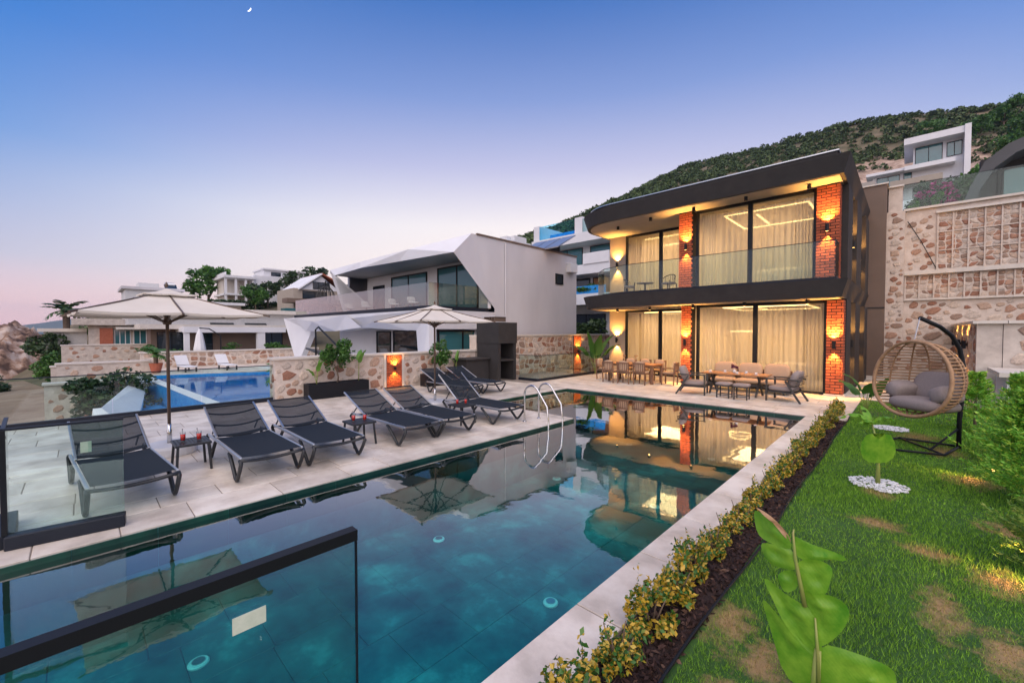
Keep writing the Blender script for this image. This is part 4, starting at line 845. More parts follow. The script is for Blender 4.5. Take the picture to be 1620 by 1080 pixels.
while yy < 13.35:
    t = thing('hedge_shrub', '%s yellow-green variegated shrub from the near end of poolside row' % ordn(k), 'shrub', (-1.265 + random.uniform(-.02, .02), yy, -.03), random.choice((0, math.pi)) + random.uniform(-.3, .3), 'variegated shrubs along the pool')
    f = put('foliage', random.choice(HV), t); s_ = random.uniform(.78, 1.05); f.scale = (s_, s_, s_ * random.uniform(.85, 1.15)); put('stem', stemme, t); yy += .44 + random.uniform(-.04, .04); k += 1
# conifers on the right
def conifer(loc, label, h, r, n, mat='conifer', leaf=.05):
    t = thing('conifer_shrub', label, 'conifer', loc, 0, 'conifers along the right side')
    m = MB(); m.tube([(0, 0, 0), (0, 0, h * .5), (0, 0, h * .9)], [.03, .02, .006], 6); m.build('trunk', K['bark'], t); P = []; D = []; kk = 62; nb = int(n / kk)
    for k in range(nb):      # each spray is a flat feathery frond
        q = random.random() ** .85; z = h * (.02 + .86 * q); rr = r * (1 - q) ** .7 * (1 if q > .12 else .75 + 2 * q) * random.uniform(.6, 1.25); a = random.random() * 6.283; el = random.uniform(.25, 1.0)
        L_ = max(.14, rr); s_ = rng.uniform(.15, 1, kk) ** .8; sg = rng.choice([-1, 1], kk); wd = rng.uniform(0, 1, kk) * (.05 + .20 * L_) * (1.08 - s_); x = L_ * s_; side = sg * wd; up = x * el * .7 + wd * .25 + rng.normal(0, .012, kk)
        P.append(np.stack([np.cos(a) * x - np.sin(a) * side, np.sin(a) * x + np.cos(a) * side, z + up], 1)); D.append(np.stack([np.cos(a) - np.sin(a) * sg * .7, np.sin(a) + np.cos(a) * sg * .7, np.full(kk, el * .8)], 1))
    P = np.concatenate(P); D = np.concatenate(D); D /= np.linalg.norm(D, axis=1)[:, None]; put('foliage', npmesh('foliage', leafverts(P, leaf, 4.0, D=D), 4, K[mat]), t); return t
K['limecon'] = M('golden_conifer', (.1, .2, .03), rough=.55, island=[(0, (.06, .17, .02)), (.5, (.20, .36, .05)), (1, (.42, .48, .09))], sss=.2)
conifer((1.06, 7.75, 0), 'largest bushy conifer at the right edge beside the egg chair', 1.48, .66, 20000, leaf=.013); conifer((1.25, 9.7, 0), 'conifer behind the largest one, right of the swing stand', 1.55, .58, 14000, leaf=.014)
conifer((.92, 5.6, 0), 'small yellow-green conifer at right edge in the foreground', .78, .42, 9000, 'limecon', .012)
conifer((1.0, 12.6, 0), 'dark conifer behind the hanging egg chair', 1.35, .6, 9000, leaf=.015); conifer((1.75, 6.8, 0), 'conifer cut by the right picture edge', 1.2, .6, 8000, leaf=.014)
def gardenspot(loc, label, e, aim):
    t = thing('garden_spotlight', label, 'garden light', loc); m = MB(); m.tube([(0, 0, 0), (0, 0, .12)], .008, 6); m.build('spike', K['black'], t)
    b = Vector((0, 0, .13)); d = Vector(aim).normalized(); m = MB(); m.tube([b - d * .05, b + d * .05], .03, 10); m.build('head', K['black'], t); m = MB(); m.tube([b + d * .05, b + d * .053], .024, 10); m.build('lens', K['lamp_on'], t)
    ld = bpy.data.lights.new('bulb', 'SPOT'); ld.energy = e; ld.color = (1, .55, .18); ld.spot_size = R(110); ld.spot_blend = .7; ld.shadow_soft_size = .03; o = bpy.data.objects.new('bulb', ld); COL.objects.link(o); o.parent = t; o.location = b + d * .07; o.rotation_euler = d.to_track_quat('-Z', 'Y').to_euler()
gardenspot((.92, 8.75, 0), 'small garden spotlight between the two tall conifers', 45, (-.8, -.45, .05)); gardenspot((.98, 5.30, 0), 'small garden spotlight before the yellow-green conifer', 30, (-.9, -.1, .0))

# ================================================================ hanging egg chair
t = thing('egg_chair', 'rattan hanging egg chair with grey cushions on curved black stand', 'swing chair', (.12, 9.95, 0))
Cx = Vector((.02, 9.86, 1.20)); nv = Vector((-.68, -.733, 0)); tv = Vector((.733, -.68, 0)); Z = Vector((0, 0, 1)); tiltv = lambda z: nv * (-.10 * (z - 1.2))
HB, HT_ = .60, .68
def eggw(z):      # half width at height z relative to centre
    q = (z / HT_ if z > 0 else z / HB); q = max(-1, min(1, q)); return .65 * math.sqrt(max(0, 1 - abs(q) ** (2.0 if z > 0 else 2.4)))
def eggd(z): return .98 * eggw(z) + .04
m = MB(); pts = []
for k in range(40):
    a = k * 2 * math.pi / 40; z = (HT_ if math.sin(a) > 0 else HB) * math.sin(a); w = eggw(z) * (1 if math.cos(a) > 0 else -1); pts.append(Cx + tv * w + Z * z + tiltv(1.2 + z))
m.tube(pts, .030, 8, closed=True); ring = m.build('opening_ring', K['rattan'], t, world=True, smooth=True)
for i in range(23):
    z = -HB * .94 + i * (HB * .94 + HT_ * .93) / 22; w = eggw(z); d_ = eggd(z); m = MB(); m.tube([Cx + tv * (w * math.cos(a)) - nv * (d_ * math.sin(a)) + Z * z + tiltv(1.2 + z) for a in np.linspace(0, math.pi, 19)], .0125, 5); m.build('weave_band', K['rattan'], t, world=True, smooth=True)
for k in range(1, 8):
    a = math.pi * k / 8; m = MB(); m.tube([Cx + tv * (eggw(z) * math.cos(a)) - nv * ((eggd(z) + .012) * math.sin(a)) + Z * z + tiltv(1.2 + z) for z in np.linspace(-HB * .985, HT_ * .985, 19)], .014, 5); m.build('rib', K['rattan'], t, world=True, smooth=True)
RotC = Matrix((tv, -nv, Z)).transposed()
def cush(u, d_, z, sx, sy, sz, tilt=0, roll=0):
    MM = RotC @ Matrix.Rotation(tilt, 3, 'X') @ Matrix.Rotation(roll, 3, 'Y'); m = MB(); m.pillow(Cx + tv * u - nv * d_ + Z * z, sx, sy, sz, 16, 10, .5, MM); m.build('cushion', K['taupe'], t, world=True, smooth=True, sub=1)
cush(0, .26, -.40, .90, .62, .24); cush(.0, .52, -.10, .78, .22, .52, R(-18)); cush(-.38, .28, -.20, .30, .50, .30, 0, R(25)); cush(.36, .26, -.20, .28, .44, .30, 0, R(-25))
pb = Vector((.66, 10.62, 0)); top = Vector((.13, 9.96, 2.28)); m = MB(); pts = [pb, pb + Z * .5, pb + Z * 1.0 + Vector((.03, .02, 0)), pb + Z * 1.45 + Vector((.03, .02, 0)), pb + Z * 1.75 + Vector((-.02, -.03, 0)), pb + Z * 1.98 + Vector((-.13, -.16, 0)), pb + Z * 2.13 + Vector((-.28, -.36, 0)), top]
m.tube(pts, .034, 10); m.build('stand_pole', K['black'], t, world=True, smooth=True)
m = MB(); m.tube([top, Cx + Z * (HT_ + .02) + tiltv(1.9)], .008, 6); m.build('hanging_chain', K['alu'], t, world=True)
m = MB(); m.tube([(.66, 10.62, .03), (.45, 9.75, .03), (-.15, 9.6, .03), (-.38, 10.1, .03), (-.1, 10.75, .03), (.62, 10.66, .03)], .02, 6); m.tube([(.45, 9.75, .03), (-.1, 10.75, .03)], .016, 6); m.tube([(.3, 10.05, .03), (.655, 10.62, .35)], .016, 6); m.build('stand_base', K['black'], t, world=True, smooth=True)

# ================================================================ dining set
def dchair(loc, rz, label, arm=False):
    t = thing('dining_chair', label, 'chair', loc, rz, 'outdoor dining chairs')      # faces +y locally
    for sx in (-1, 1):
        MB().bar((sx * .23, -.22, 0), (sx * .235, -.27, .86), .04, .04).build('leg', K['wooddk'], t, bevel=.004); MB().bar((sx * .23, .22, 0), (sx * .23, .22, .62 if arm else .43), .04, .04).build('leg', K['wooddk'], t, bevel=.004)
        if arm: MB().bar((sx * .235, -.25, .63), (sx * .235, .25, .63), .05, .025).build('armrest', K['wooddk'], t, bevel=.004)
    MB().box(-.209, -.24, .40, .209, .24, .435).build('seat', K['wooddk'], t, bevel=.004); MB().bar((-.215, -.262, .82), (.215, -.262, .82), .03, .06).build('top_rail', K['wooddk'], t); MB().bar((-.208, -.248, .50), (.208, -.248, .50), .03, .05).build('lower_rail', K['wooddk'], t)
    for k in range(5): x = -.15 + k * .075; MB().bar((x, -.248, .52), (x, -.262, .80), .035, .016, (0, 1, 0)).build('slat', K['wooddk'], t)
    m = MB(); m.pillow((0, .02, .47), .42, .44, .08, 12, 6, .35); m.build('seat_cushion', K['tan'], t, smooth=True); m = MB(); m.pillow((0, -.215, .70), .40, .09, .40, 12, 6, .4); m.build('back_cushion', K['tan'], t, smooth=True); return t
c0 = dchair((-8.70, 14.87, 0), 0, 'dining chair on the pool side, leftmost of three slat backs')
dup(c0, None, (-8.06, 14.90, 0), R(2), 'dining chair on the pool side, middle of three slat backs'); dup(c0, None, (-7.42, 15.0, 0), R(-2), 'dining chair on the pool side, rightmost of three slat backs')
dup(c0, None, (-8.72, 16.35, 0), R(180), 'dining chair on the house side, left one behind table'); dup(c0, None, (-8.06, 16.35, 0), R(180), 'dining chair on the house side, middle one behind table'); dup(c0, None, (-7.42, 16.35, 0), R(180), 'dining chair on the house side, right one behind table')
c1 = dchair((-9.45, 15.6, 0), R(-90), 'armchair at the left head of the dining table', True); dup(c1, None, (-6.62, 15.65, 0), R(95), 'armchair at the right head of the dining table')
t = thing('dining_table', 'long slatted wooden dining table in front of left windows', 'table', (-8.05, 15.62, 0))
for k in range(7): y = -.42 + k * .14; MB().box(-1.02, y - .066, .725, 1.02, y + .066, .755).build('plank', K['wood'], t)
for sx in (-1, 1):
    for sy in (-1, 1): MB().box(sx * .93 - .045, sy * .40 - .045, 0, sx * .93 + .045, sy * .40 + .045, .70).build('leg', K['wooddk'], t, bevel=.004)
MB().box(-.97, -.44, .66, .97, .44, .722).build('apron', K['wooddk'], t)
for x, lb in ((-.5, 'small dark vase on the left of the dining table'), (.05, 'small dark vase in the middle of dining table')):
    v = thing('vase', lb, 'vase', (-8.05 + x, 15.62, .755)); MB().lathe([(.04, 0), (.06, .06), (.03, .13), (.035, .16)], n=12).build('body', K['wooddk'], v, smooth=True); put('dried_sprig', npmesh('sprig', leafverts(crownpts((0, 0, .24), (.07, .07, .1), 60, 5), .025), 4, K['rattan']), v)
# ================================================================ lounge set
def armchair(loc, rz, label):
    t = thing('lounge_chair', label, 'armchair', loc, rz, 'grey cushioned lounge armchairs')    # faces +y
    for sx in (-1, 1):
        x = sx * .36; MB().bar((x, .38, 0), (x, .38, .64), .05, .05).build('leg', K['frame'], t, bevel=.004); MB().bar((x, -.48, 0), (x, -.10, .62), .05, .05).build('leg', K['frame'], t, bevel=.004)
        MB().bar((x, -.42, .655), (x, .42, .655), .06, .035).build('armrest', K['frame'], t, bevel=.004)
    MB().box(-.334, -.33, .25, .334, .40, .29).build('seat_frame', K['frame'], t)
    for k in range(4): z = .38 + k * .12; MB().bar((-.334, -.32 - k * .045, z), (.334, -.32 - k * .045, z), .05, .02, (0, .4, 1)).build('back_slat', K['frame'], t)
    m = MB(); m.pillow((0, .04, .37), .66, .70, .17, 14, 8, .35); m.build('seat_cushion', K['taupe'], t, smooth=True)
    m = MB(); m.pillow((0, -.28, .67), .64, .20, .50, 14, 8, .45, Matrix.Rotation(R(18), 3, 'X')); m.build('back_cushion', K['taupe'], t, smooth=True); return t
ac = armchair((-5.12, 14.0, 0), R(-78), 'grey cushioned armchair at the left of lounge table'); dup(ac, None, (-2.62, 14.42, 0), R(84), 'grey cushioned armchair at the right of lounge table')
t = thing('lounge_table', 'teak lounge table with crossed legs beside the pool', 'table', (-4.05, 14.75, 0))
for k in range(5): y = -.30 + k * .15; MB().box(-.95, y - .072, .655, .95, y + .072, .69).build('plank', K['wood'], t, bevel=.003)
for sx in (-1, 1):
    x = sx * .68
    for a, b in ((-.30, .30), (.30, -.30)): MB().bar((x + (.03 if a > 0 else -.03), a, 0), (x + (.03 if a > 0 else -.03), b, .652), .05, .06).build('leg', K['frame'], t)
MB().box(-.66, -.03, .30, .66, .03, .36).build('stretcher', K['frame'], t)
for k, (x, y) in enumerate(((-.75, -.1), (-.35, .1), (.28, .1), (.62, -.15), (.1, -.22))):
    v = thing('teacup', '%s white cup from the left on the lounge table' % ORD[k], 'cup', (-4.05 + x, 14.75 + y, .69), 0, 'white cups on the lounge table'); MB().lathe([(.06, 0), (.075, .012), (.03, .014)], n=12).build('saucer', K['pebble'], v); MB().lathe([(.025, .015), (.042, .07), (.036, .07), (.02, .03)], n=12).build('cup', K['white'], v, smooth=True)
v = thing('flower_vase', 'small vase with dark purple flowers on the lounge table', 'vase', (-4.12, 14.85, .69)); MB().lathe([(.035, 0), (.05, .05), (.025, .11)], n=12).build('body', K['white'], v, smooth=True)
K['purple'] = M('purple_petal', (.10, .01, .04), rough=.6, island=[(0, (.05, .005, .02)), (1, (.22, .02, .09))]); put('flowers', npmesh('flowers', leafverts(crownpts((0, 0, .21), (.11, .11, .09), 160, 7), .035), 4, K['purple']), v)
def stool(loc, label):
    t = thing('stool', label, 'stool', loc, 0, 'grey cushioned stools')
    for sx in (-1, 1):
        for sy in (-1, 1): MB().bar((sx * .17, sy * .17, 0), (sx * .17, sy * .17, .36), .035, .035).build('leg', K['frame'], t)
        MB().bar((-.153, sx * .17, .10), (.153, sx * .17, .10), .025, .025).build('stretcher', K['frame'], t)
    MB().box(-.2, -.2, .36, .2, .2, .385).build('seat', K['frame'], t); m = MB(); m.pillow((0, 0, .43), .44, .44, .10, 12, 6, .3); m.build('cushion', K['taupe'], t, smooth=True); return t
s0 = stool((-4.12, 13.85, 0), 'grey cushioned stool, left one in front of lounge table'); dup(s0, None, (-3.62, 13.80, 0), R(3), 'grey cushioned stool, right one in front of lounge table')
t = thing('outdoor_sofa', 'three seat outdoor sofa with tan cushions under the big window', 'sofa', (-3.95, 15.85, 0))
MB().box(-1.2, -.42, .20, 1.2, .36, .27).build('base_frame', K['frame'], t); MB().box(-1.2, .34, .275, 1.2, .40, .74).build('back_frame', K['wooddk'], t)
for sx in (-1, 1):
    MB().box(sx * 1.23 - .028, -.42, .10, sx * 1.23 + .028, .38, .62).build('arm_panel', K['frame'], t)
    for y in (-.38, .32): MB().box(sx * 1.1 - .03, y - .03, 0, sx * 1.1 + .03, y + .03, .198).build('leg', K['frame'], t)
for k in range(3):
    x = -.79 + k * .79; m = MB(); m.pillow((x, -.06, .36), .76, .70, .17, 14, 8, .35); m.build('seat_cushion', K['tan'], t, smooth=True)
    m = MB(); m.pillow((x, .24, .70), .76, .20, .54, 14, 8, .4, Matrix.Rotation(R(-8), 3, 'X')); m.build('back_cushion', K['tan'], t, smooth=True)
# balcony furniture
def balchair(loc, rz, label):
    t = thing('balcony_chair', label, 'chair', loc, rz, 'round-backed balcony chairs')
    for sx in (-1, 1):
        for sy in (-1, 1): MB().bar((sx * .2, sy * .2, 0), (sx * .22, sy * .22, .42 if sy < 0 else .62), .03, .03).build('leg', K['frame'], t)
    m = MB(); m.pillow((0, 0, .44), .50, .48, .10, 12, 6, .4); m.build('seat_cushion', K['taupe'], t, smooth=True)
    m = MB(); m.tube([(.27 * math.cos(a), -.27 * math.sin(a) * .95, .64 + .14 * math.sin(a)) for a in np.linspace(0, math.pi, 12)], .02, 6); m.build('back_rail', K['frame'], t, smooth=True)
    for a in np.linspace(.5, math.pi - .5, 7): MB().bar((.24 * math.cos(a), -.23 * math.sin(a), .42), (.27 * math.cos(a), -.257 * math.sin(a), .64 + .14 * math.sin(a)), .012, .012).build('spindle', K['frame'], t)
    return t
bc = balchair((-7.35, 17.2, 3.625), R(60), 'grey balcony chair right of the balcony table'); dup(bc, None, (-9.2, 17.3, 3.625), R(-60), 'grey balcony chair left of the balcony table')
t = thing('balcony_table', 'low round grey table between two balcony chairs', 'table', (-8.35, 17.1, 3.625)); MB().lathe([(.34, .50), (.36, .515), (.35, .535)], n=20).build('table_top', K['taupe'], t); MB().lathe([(.2, 0), (.2, .02), (.04, .04), (.04, .5)], n=14).build('pedestal', K['frame'], t)
# ================================================================ outdoor kitchen
t = thing('outdoor_kitchen', 'dark grey outdoor kitchen with tall barbecue hood and chimney', 'kitchen', (-12.7, 11.8, 0))
kp = lambda n_, m_, mt, **k: m_.build(n_, K[mt], t, world=True, **k)
kp('counter_base', MB().box(-13.38, 10.55, 0, -12.62, 11.76, .90), 'dkgrey'); kp('counter_top', MB().box(-13.42, 10.48, .901, -12.52, 11.78, .96), 'dkgrey', bevel=.006)
kp('barbecue_side', MB().box(-13.38, 11.80, 0, -12.1, 11.95, 1.55), 'dkgrey'); kp('barbecue_side', MB().box(-13.38, 12.72, 0, -12.1, 12.87, 1.55), 'dkgrey'); kp('barbecue_back', MB().box(-13.38, 11.95, 0, -13.2, 12.72, 1.55), 'dkgrey')
kp('barbecue_shelf', MB().box(-13.2, 11.952, .82, -12.08, 12.718, .90), 'dkgrey'); kp('hood', MB().prism([(-13.4, 11.78), (-12.06, 11.78), (-12.06, 12.89), (-13.4, 12.89)], 1.551, 2.42), 'dkgrey'); kp('grill', MB().box(-13.1, 11.98, .901, -12.3, 12.69, .93), 'black')
ch = kp('chimney_top', MB().box(-13.2, 12.0, 2.42, -12.5, 12.66, 2.46), 'sidewhite')
for k in range(5): MB().box(-13.17 + k * .15, 12.0, 2.46, -13.11 + k * .15, 12.66, 2.66).build('chimney_fin', K['brown'], ch, world=True)
MB().box(-13.25, 11.95, 2.66, -12.45, 12.71, 2.71).build('chimney_cap', K['sidewhite'], ch, world=True)
# right-hand garden walls
rw = tag(MB().box(1.30, 16.52, 0, 1.75, 24.45, 2.25).build('stone_wall', K['paleston']), 'pale stone garden wall running back along the side path', 'wall'); MB().box(1.22, 16.40, 2.251, 1.82, 24.45, 2.33).build('coping', K['cap'], rw)
stones(rw, (1.30, 16.6, 0), (0, 1, 0), (-1, 0, 0), 7.7, 2.2, .10, .20, 900, .06, limit=150)
rf = tag(MB().box(1.76, 16.5, 0, 9, 16.95, 2.25).build('stone_wall', K['paleston']), 'pale stone garden wall facing the lawn at right edge', 'wall'); MB().box(1.83, 16.38, 2.251, 9, 17.05, 2.33).build('coping', K['cap'], rf)
stones(rf, (1.78, 16.5, 0), (1, 0, 0), (0, -1, 0), 3.5, 2.2, .10, .20, 500, .08, limit=100)
b = tag(MB().box(1.62, 14.5, 0, 6, 16.2, 1.02).build('raised_planter', K['white']), 'white raised bed with thick pale top slab behind conifers', 'planter'); MB().box(1.48, 14.3, 1.021, 6, 16.3, 1.12).build('top_slab', K['cap'], b)
for k, y in enumerate((18.6, 20.6, 22.6)): sconce(1.30, y, 1.65, (-1, 0), '%s narrow black wall lamp along the garden wall beyond egg chair' % ('nearest', 'middle', 'farthest')[k], 60, group='wall lamps on the garden wall')
# ================================================================ neighbouring houses
def H_(name, label, loc, cat='house'):
    t = thing(name, label, cat, loc)
    def add(n_, m_, mat, par=None, **k): return m_.build(n_, K[mat] if isinstance(mat, str) else mat, par or t, world=True, **k)
    return t, add
def winX(add, X, y0, y1, z0, z1, panes=2, glass='darkwin', fr='black', d=.05, inset=0):      # window in a wall facing +X
    f = .07; m = MB(); m.box(X - .02, y0, z0, X + d, y0 + f, z1).box(X - .02, y1 - f, z0, X + d, y1, z1).box(X - .02, y0 + f, z1 - f, X + d, y1 - f, z1).box(X - .02, y0 + f, z0, X + d, y1 - f, z0 + f)
    st_ = (y1 - y0) / panes
    for k in range(1, panes): m.box(X - .02, y0 + st_ * k - f / 2, z0 + f, X + d * .8, y0 + st_ * k + f / 2, z1 - f)
    w = add('window', m, fr)
    for k in range(panes): add('pane', MB().box(X - .01, y0 + st_ * k + f * .6, z0 + f, X + .012, y0 + st_ * (k + 1) - f * .6, z1 - f), glass, w)
def winY(add, Y, x0, x1, z0, z1, panes=2, glass='darkwin', fr='black', d=.05):               # window in a wall facing -Y
    f = .07; m = MB(); m.box(x0, Y - d, z0, x0 + f, Y + .02, z1).box(x1 - f, Y - d, z0, x1, Y + .02, z1).box(x0 + f, Y - d, z1 - f, x1 - f, Y + .02, z1).box(x0 + f, Y - d, z0, x1 - f, Y + .02, z0 + f)
    st_ = (x1 - x0) / panes
    for k in range(1, panes): m.box(x0 + st_ * k - f / 2, Y - d * .8, z0 + f, x0 + st_ * k + f / 2, Y + .02, z1 - f)
    w = add('window', m, fr)
    for k in range(panes): add('pane', MB().box(x0 + st_ * k + f * .6, Y - .012, z0 + f, x0 + st_ * (k + 1) - f * .6, Y + .01, z1 - f), glass, w)
# ---- white faceted house next door
t, add = H_('faceted_house', 'white two storey house with faceted folded front and glass balcony', (-20, 14, 0))
A, D, B = (-14.5, 12.45, 6.52), (-14.5, 20.72, 6.52), (-30, 12.45, 6.42); E1 = (-14.36, 11.3, 5.5); O_ = (-14.5, 13.9, 3.15)
m = MB(); m.poly((-14.5, 13.9, -.5), (-14.5, 20.72, -.5), D, A, O_); m.poly(A, E1, O_); add('side_wall', m, 'sidewhite')
m = MB(); K1, K2 = (-18.0, 11.35, 6.12), (-22.6, 11.1, 6.0); E2, E3, E4 = (-18.9, 11.35, 5.62), (-22.3, 10.95, 5.60), (-27.2, 11.6, 5.70)
for tri in ((A, K1, E1), (E1, K1, E2), (A, B, K1), (K1, B, K2), (K1, K2, E3), (K1, E3, E2), (K2, E4, E3), (K2, B, E4)): m.poly(*tri)
add('folded_eave', m, 'white'); m = MB(); m.poly(E1, E2, E3, E4, (-27.2, 13.6, 5.62), (-14.52, 13.6, 5.62), (-14.52, 12.0, 5.55)); add('eave_soffit', m, 'white')
add('roof', MB().prism([(-30, 12.45), (-14.52, 12.45), (-14.52, 20.7), (-30, 20.7)], 6.2, 6.40), 'sidewhite'); add('roof_trim', MB().bar((A[0], A[1] + .3, 6.54), D, .12, .07), 'brown')
add('upper_wall', MB().box(-26.5, 13.5, 3.15, -14.55, 13.7, 5.60), 'white'); add('end_wall', MB().slab([(-30, 12.45, 6.4), (-27.0, 11.5, 5.6), (-25.2, 11.5, 3.16), (-25.2, 13.5, 3.16), (-30, 13.5, 3.16)], (0, .2, 0)), 'white')
add('left_wall', MB().box(-30, 13.75, 0, -29.7, 20.6, 6.2), 'white'); add('rear_wall', MB().box(-29.7, 20.4, 0, -14.55, 20.65, 6.2), 'sidewhite')
winY(add, 13.48, -23.3, -19.5, 3.17, 5.38, 2, 'bluewin'); winY(add, 13.48, -18.5, -15.2, 3.17, 5.45, 2, 'bluewin'); winY(add, 13.48, -25.6, -24.2, 3.17, 5.0, 1)
winX(add, -14.5, 18.66, 19.36, 4.72, 5.32, 1)
add('balcony_floor', MB().box(-30.2, 10.1, 2.98, -14.5, 13.5, 3.14), 'navy')
m = MB(); fr_ = [(-32.4, 2.98), (-30.3, .3), (-29.2, .3), (-28.2, 2.05), (-26.0, 2.62), (-23.6, 2.05), (-20.5, 2.25), (-16.0, 2.08), (-15.2, -.3), (-14.5, -.3), (-14.5, 2.97), (-32.4, 2.975)]
m.slab([(x, 10.12 + (.35 if 1.5 < z < 2.3 else 0), z) for x, z in fr_], (0, .35, 0)); add('folded_lower_front', m, 'white')
m = MB(); m.poly((-28.2, 10.1, 2.06), (-26, 9.7, 2.62), (-23.6, 10.12, 2.06)); m.poly((-23.6, 10.1, 2.06), (-26, 9.7, 2.62), (-22, 10.0, 2.95)); m.poly((-20.5, 10.1, 2.25), (-18.3, 9.75, 2.6), (-16.0, 10.1, 2.08)); m.poly((-28.2, 10.1, 2.06), (-30.2, 10.05, 2.96), (-26, 9.7, 2.62)); m.poly((-23.6, 10.1, 2.06), (-22, 10.0, 2.95), (-20.5, 10.1, 2.25)); add('lower_facets', m, 'white')
add('side_beam', MB().box(-14.85, 10.48, 2.15, -14.5, 13.9, 2.97), 'sidewhite'); add('lower_wall', MB().box(-29.5, 12.9, -.5, -14.8, 13.1, 2.97), 'white')
winY(add, 12.88, -24.1, -22.4, -.2, 2.05, 1, 'darkwin'); winY(add, 12.88, -22.1, -19.4, -.2, 2.1, 1, 'darkwin'); winY(add, 12.88, -18.6, -15.3, -.2, 2.1, 2, 'bluewin'); winX(add, -14.86, 10.8, 13.6, .1, 2.1, 2, 'bluewin')
for a, b in (((-30.1, 10.16), (-26.2, 10.16)), ((-26.2, 10.16), (-22.3, 10.16)), ((-22.3, 10.16), (-18.4, 10.16)), ((-18.4, 10.16), (-14.56, 10.16)), ((-14.56, 10.16), (-14.56, 11.8)), ((-14.56, 11.8), (-14.56, 13.6))):
    add('glass_pane', MB().bar((*a, 3.63), (*b, 3.63), .012, .98), 'balcglass')
m = MB(); m.tube([(-14.44, 14.6, 6.4), (-14.44, 14.6, 0)], .04, 6); add('downpipe', m, 'sidewhite'); add('air_conditioner', MB().box(-14.5, 19.7, 5.5, -14.2, 20.4, 6.0), 'white')
add('chimney', MB().box(-17, 15, 6.4, -16, 16, 7.0), 'sidewhite'); add('roof_unit', MB().box(-24.2, 13.6, 6.4, -22.0, 14.6, 6.75), 'brown')
pc = thing('solar_panel', 'tilted solar panels on the rear roof of the faceted house', 'solar panel', (-16, 18.5, 6.4))
for k in range(3): MB().slab([(-16.4 + k * 1.0, 17.6, 6.5), (-15.5 + k * 1.0, 17.6, 6.5), (-15.5 + k * 1.0, 19.2, 7.35), (-16.4 + k * 1.0, 19.2, 7.35)], (0, -.03, .05)).build('panel', K['alu'], pc, world=True)
MB().box(-16.3, 19.15, 6.4, -13.9 - .7, 19.25, 7.3).build('rack', K['frame'], pc, world=True)
struct(MB().box(-33, 8.6, -2.5, -13.95, 21, -.45).build('neighbour_terrace', K['concrete']))
# balcony egg chair and seats
t = thing('hanging_chair', 'dark hanging chair on the balcony of the faceted house', 'swing chair', (-27.2, 11.0, 3.15)); m = MB()
for k in range(6): a = k * math.pi / 6; m.tube([(.55 * math.cos(a) * math.sin(b), .55 * math.sin(a) * math.sin(b), 1.05 - .75 * math.cos(b)) for b in np.linspace(0, 2 * math.pi, 18)], .02, 5)
m.build('basket', K['frame'], t); m = MB(); m.tube([(.6, 0, 0), (.75, 0, 1.2), (.55, 0, 1.95), (0, 0, 2.15), (0, 0, 1.8)], .035, 6); m.build('stand', K['black'], t)
for k, x in enumerate((-23.9, -21.9, -19.0, -17.2)):
    t = thing('terrace_armchair', '%s white seat from the left on the neighbour\'s balcony' % ORD[k], 'chair', (x, 11.1, 3.15), 0, 'white seats on the neighbour\'s balcony'); m = MB(); m.pillow((0, 0, .26), .5, .45, .12, 10, 6, .4); m.build('seat', K['white'], t, smooth=True); m = MB(); m.pillow((-.2, 0, .42), .10, .45, .3, 10, 6, .4); m.build('backrest', K['white'], t, smooth=True); MB().lathe([(.2, 0), (.2, .02), (.04, .03), (.04, .2)], n=10).build('pedestal', K['frame'], t)
t = thing('cantilever_parasol', 'closed dark cantilever parasol frame below the neighbour\'s balcony', 'parasol', (-22.5, 9.4, -.45))
m = MB(); m.tube([(-2.2, 0, 0), (-2.2, 0, 2.6), (-1.8, 0, 2.75), (1.6, 0, 1.35)], .05, 6); m.build('mast', K['black'], t); m = MB(); m.tube([(-4.2, .2, 1.45), (-1.0, .1, 1.2), (1.8, 0, 1.3), (3.0, .1, 1.0)], [.06, .16, .18, .05], 8); m.build('folded_canopy', K['frame'], t)
# ---- neighbour's blue pool
nb = MB(); nb.poly((-16.1, 3.45, -.5), (-16.1, 8.4, -.5), (-28.0, 8.4, -.5), (-30.3, 2.6, -.5)); struct(nb.build('neighbour_pool_water', K['bluewater']))
nb = MB(); nb.poly((-16.1, 3.45, -1.7), (-30.3, 2.6, -1.7), (-28.0, 8.4, -1.7), (-16.1, 8.4, -1.7)); nb.poly((-28, 8.4, -1.7), (-30.3, 2.6, -1.7), (-30.3, 2.6, -.4), (-28, 8.4, -.4)); nb.poly((-16.1, 8.4, -1.7), (-28, 8.4, -1.7), (-28, 8.4, -.4), (-16.1, 8.4, -.4)); struct(nb.build('neighbour_pool_shell', K['bluetile']))
struct(MB().prism([(-30.4, 2.30), (-15.6, 3.12), (-15.6, 3.42), (-30.4, 2.62)], -2.6, -.46).build('infinity_wall', K['bluetile'])); struct(MB().prism([(-30.4, 2.26), (-15.6, 3.08), (-15.6, 3.44), (-30.4, 2.64)], -.458, -.43).build('infinity_kerb', K['white']))
struct(MB().prism([(-30.2, 1.3), (-14, 1.2), (-14, 3.1), (-30.2, 2.25)], -2.6, -1.35).build('overflow_basin', K['bluetile']))
m = MB(); m.slab([(-30.6, 2.2, -.40), (-19.8, .45, -.55), (-18.6, 1.2, -1.3), (-29.6, 2.5, -.6)], (0, 0, -.25)); m.slab([(-19.8, .45, -.55), (-19.2, 0.2, -2.6), (-17.0, .6, -2.6), (-18.6, 1.2, -1.3)], (0, -.2, 0)); m.slab([(-30.6, 2.2, -.6), (-19.8, .45, -.8), (-19.8, .45, -2.8), (-30.6, 2.2, -2.8)], (0, -.2, 0)); struct(m.build('pool_flank', K['white']))
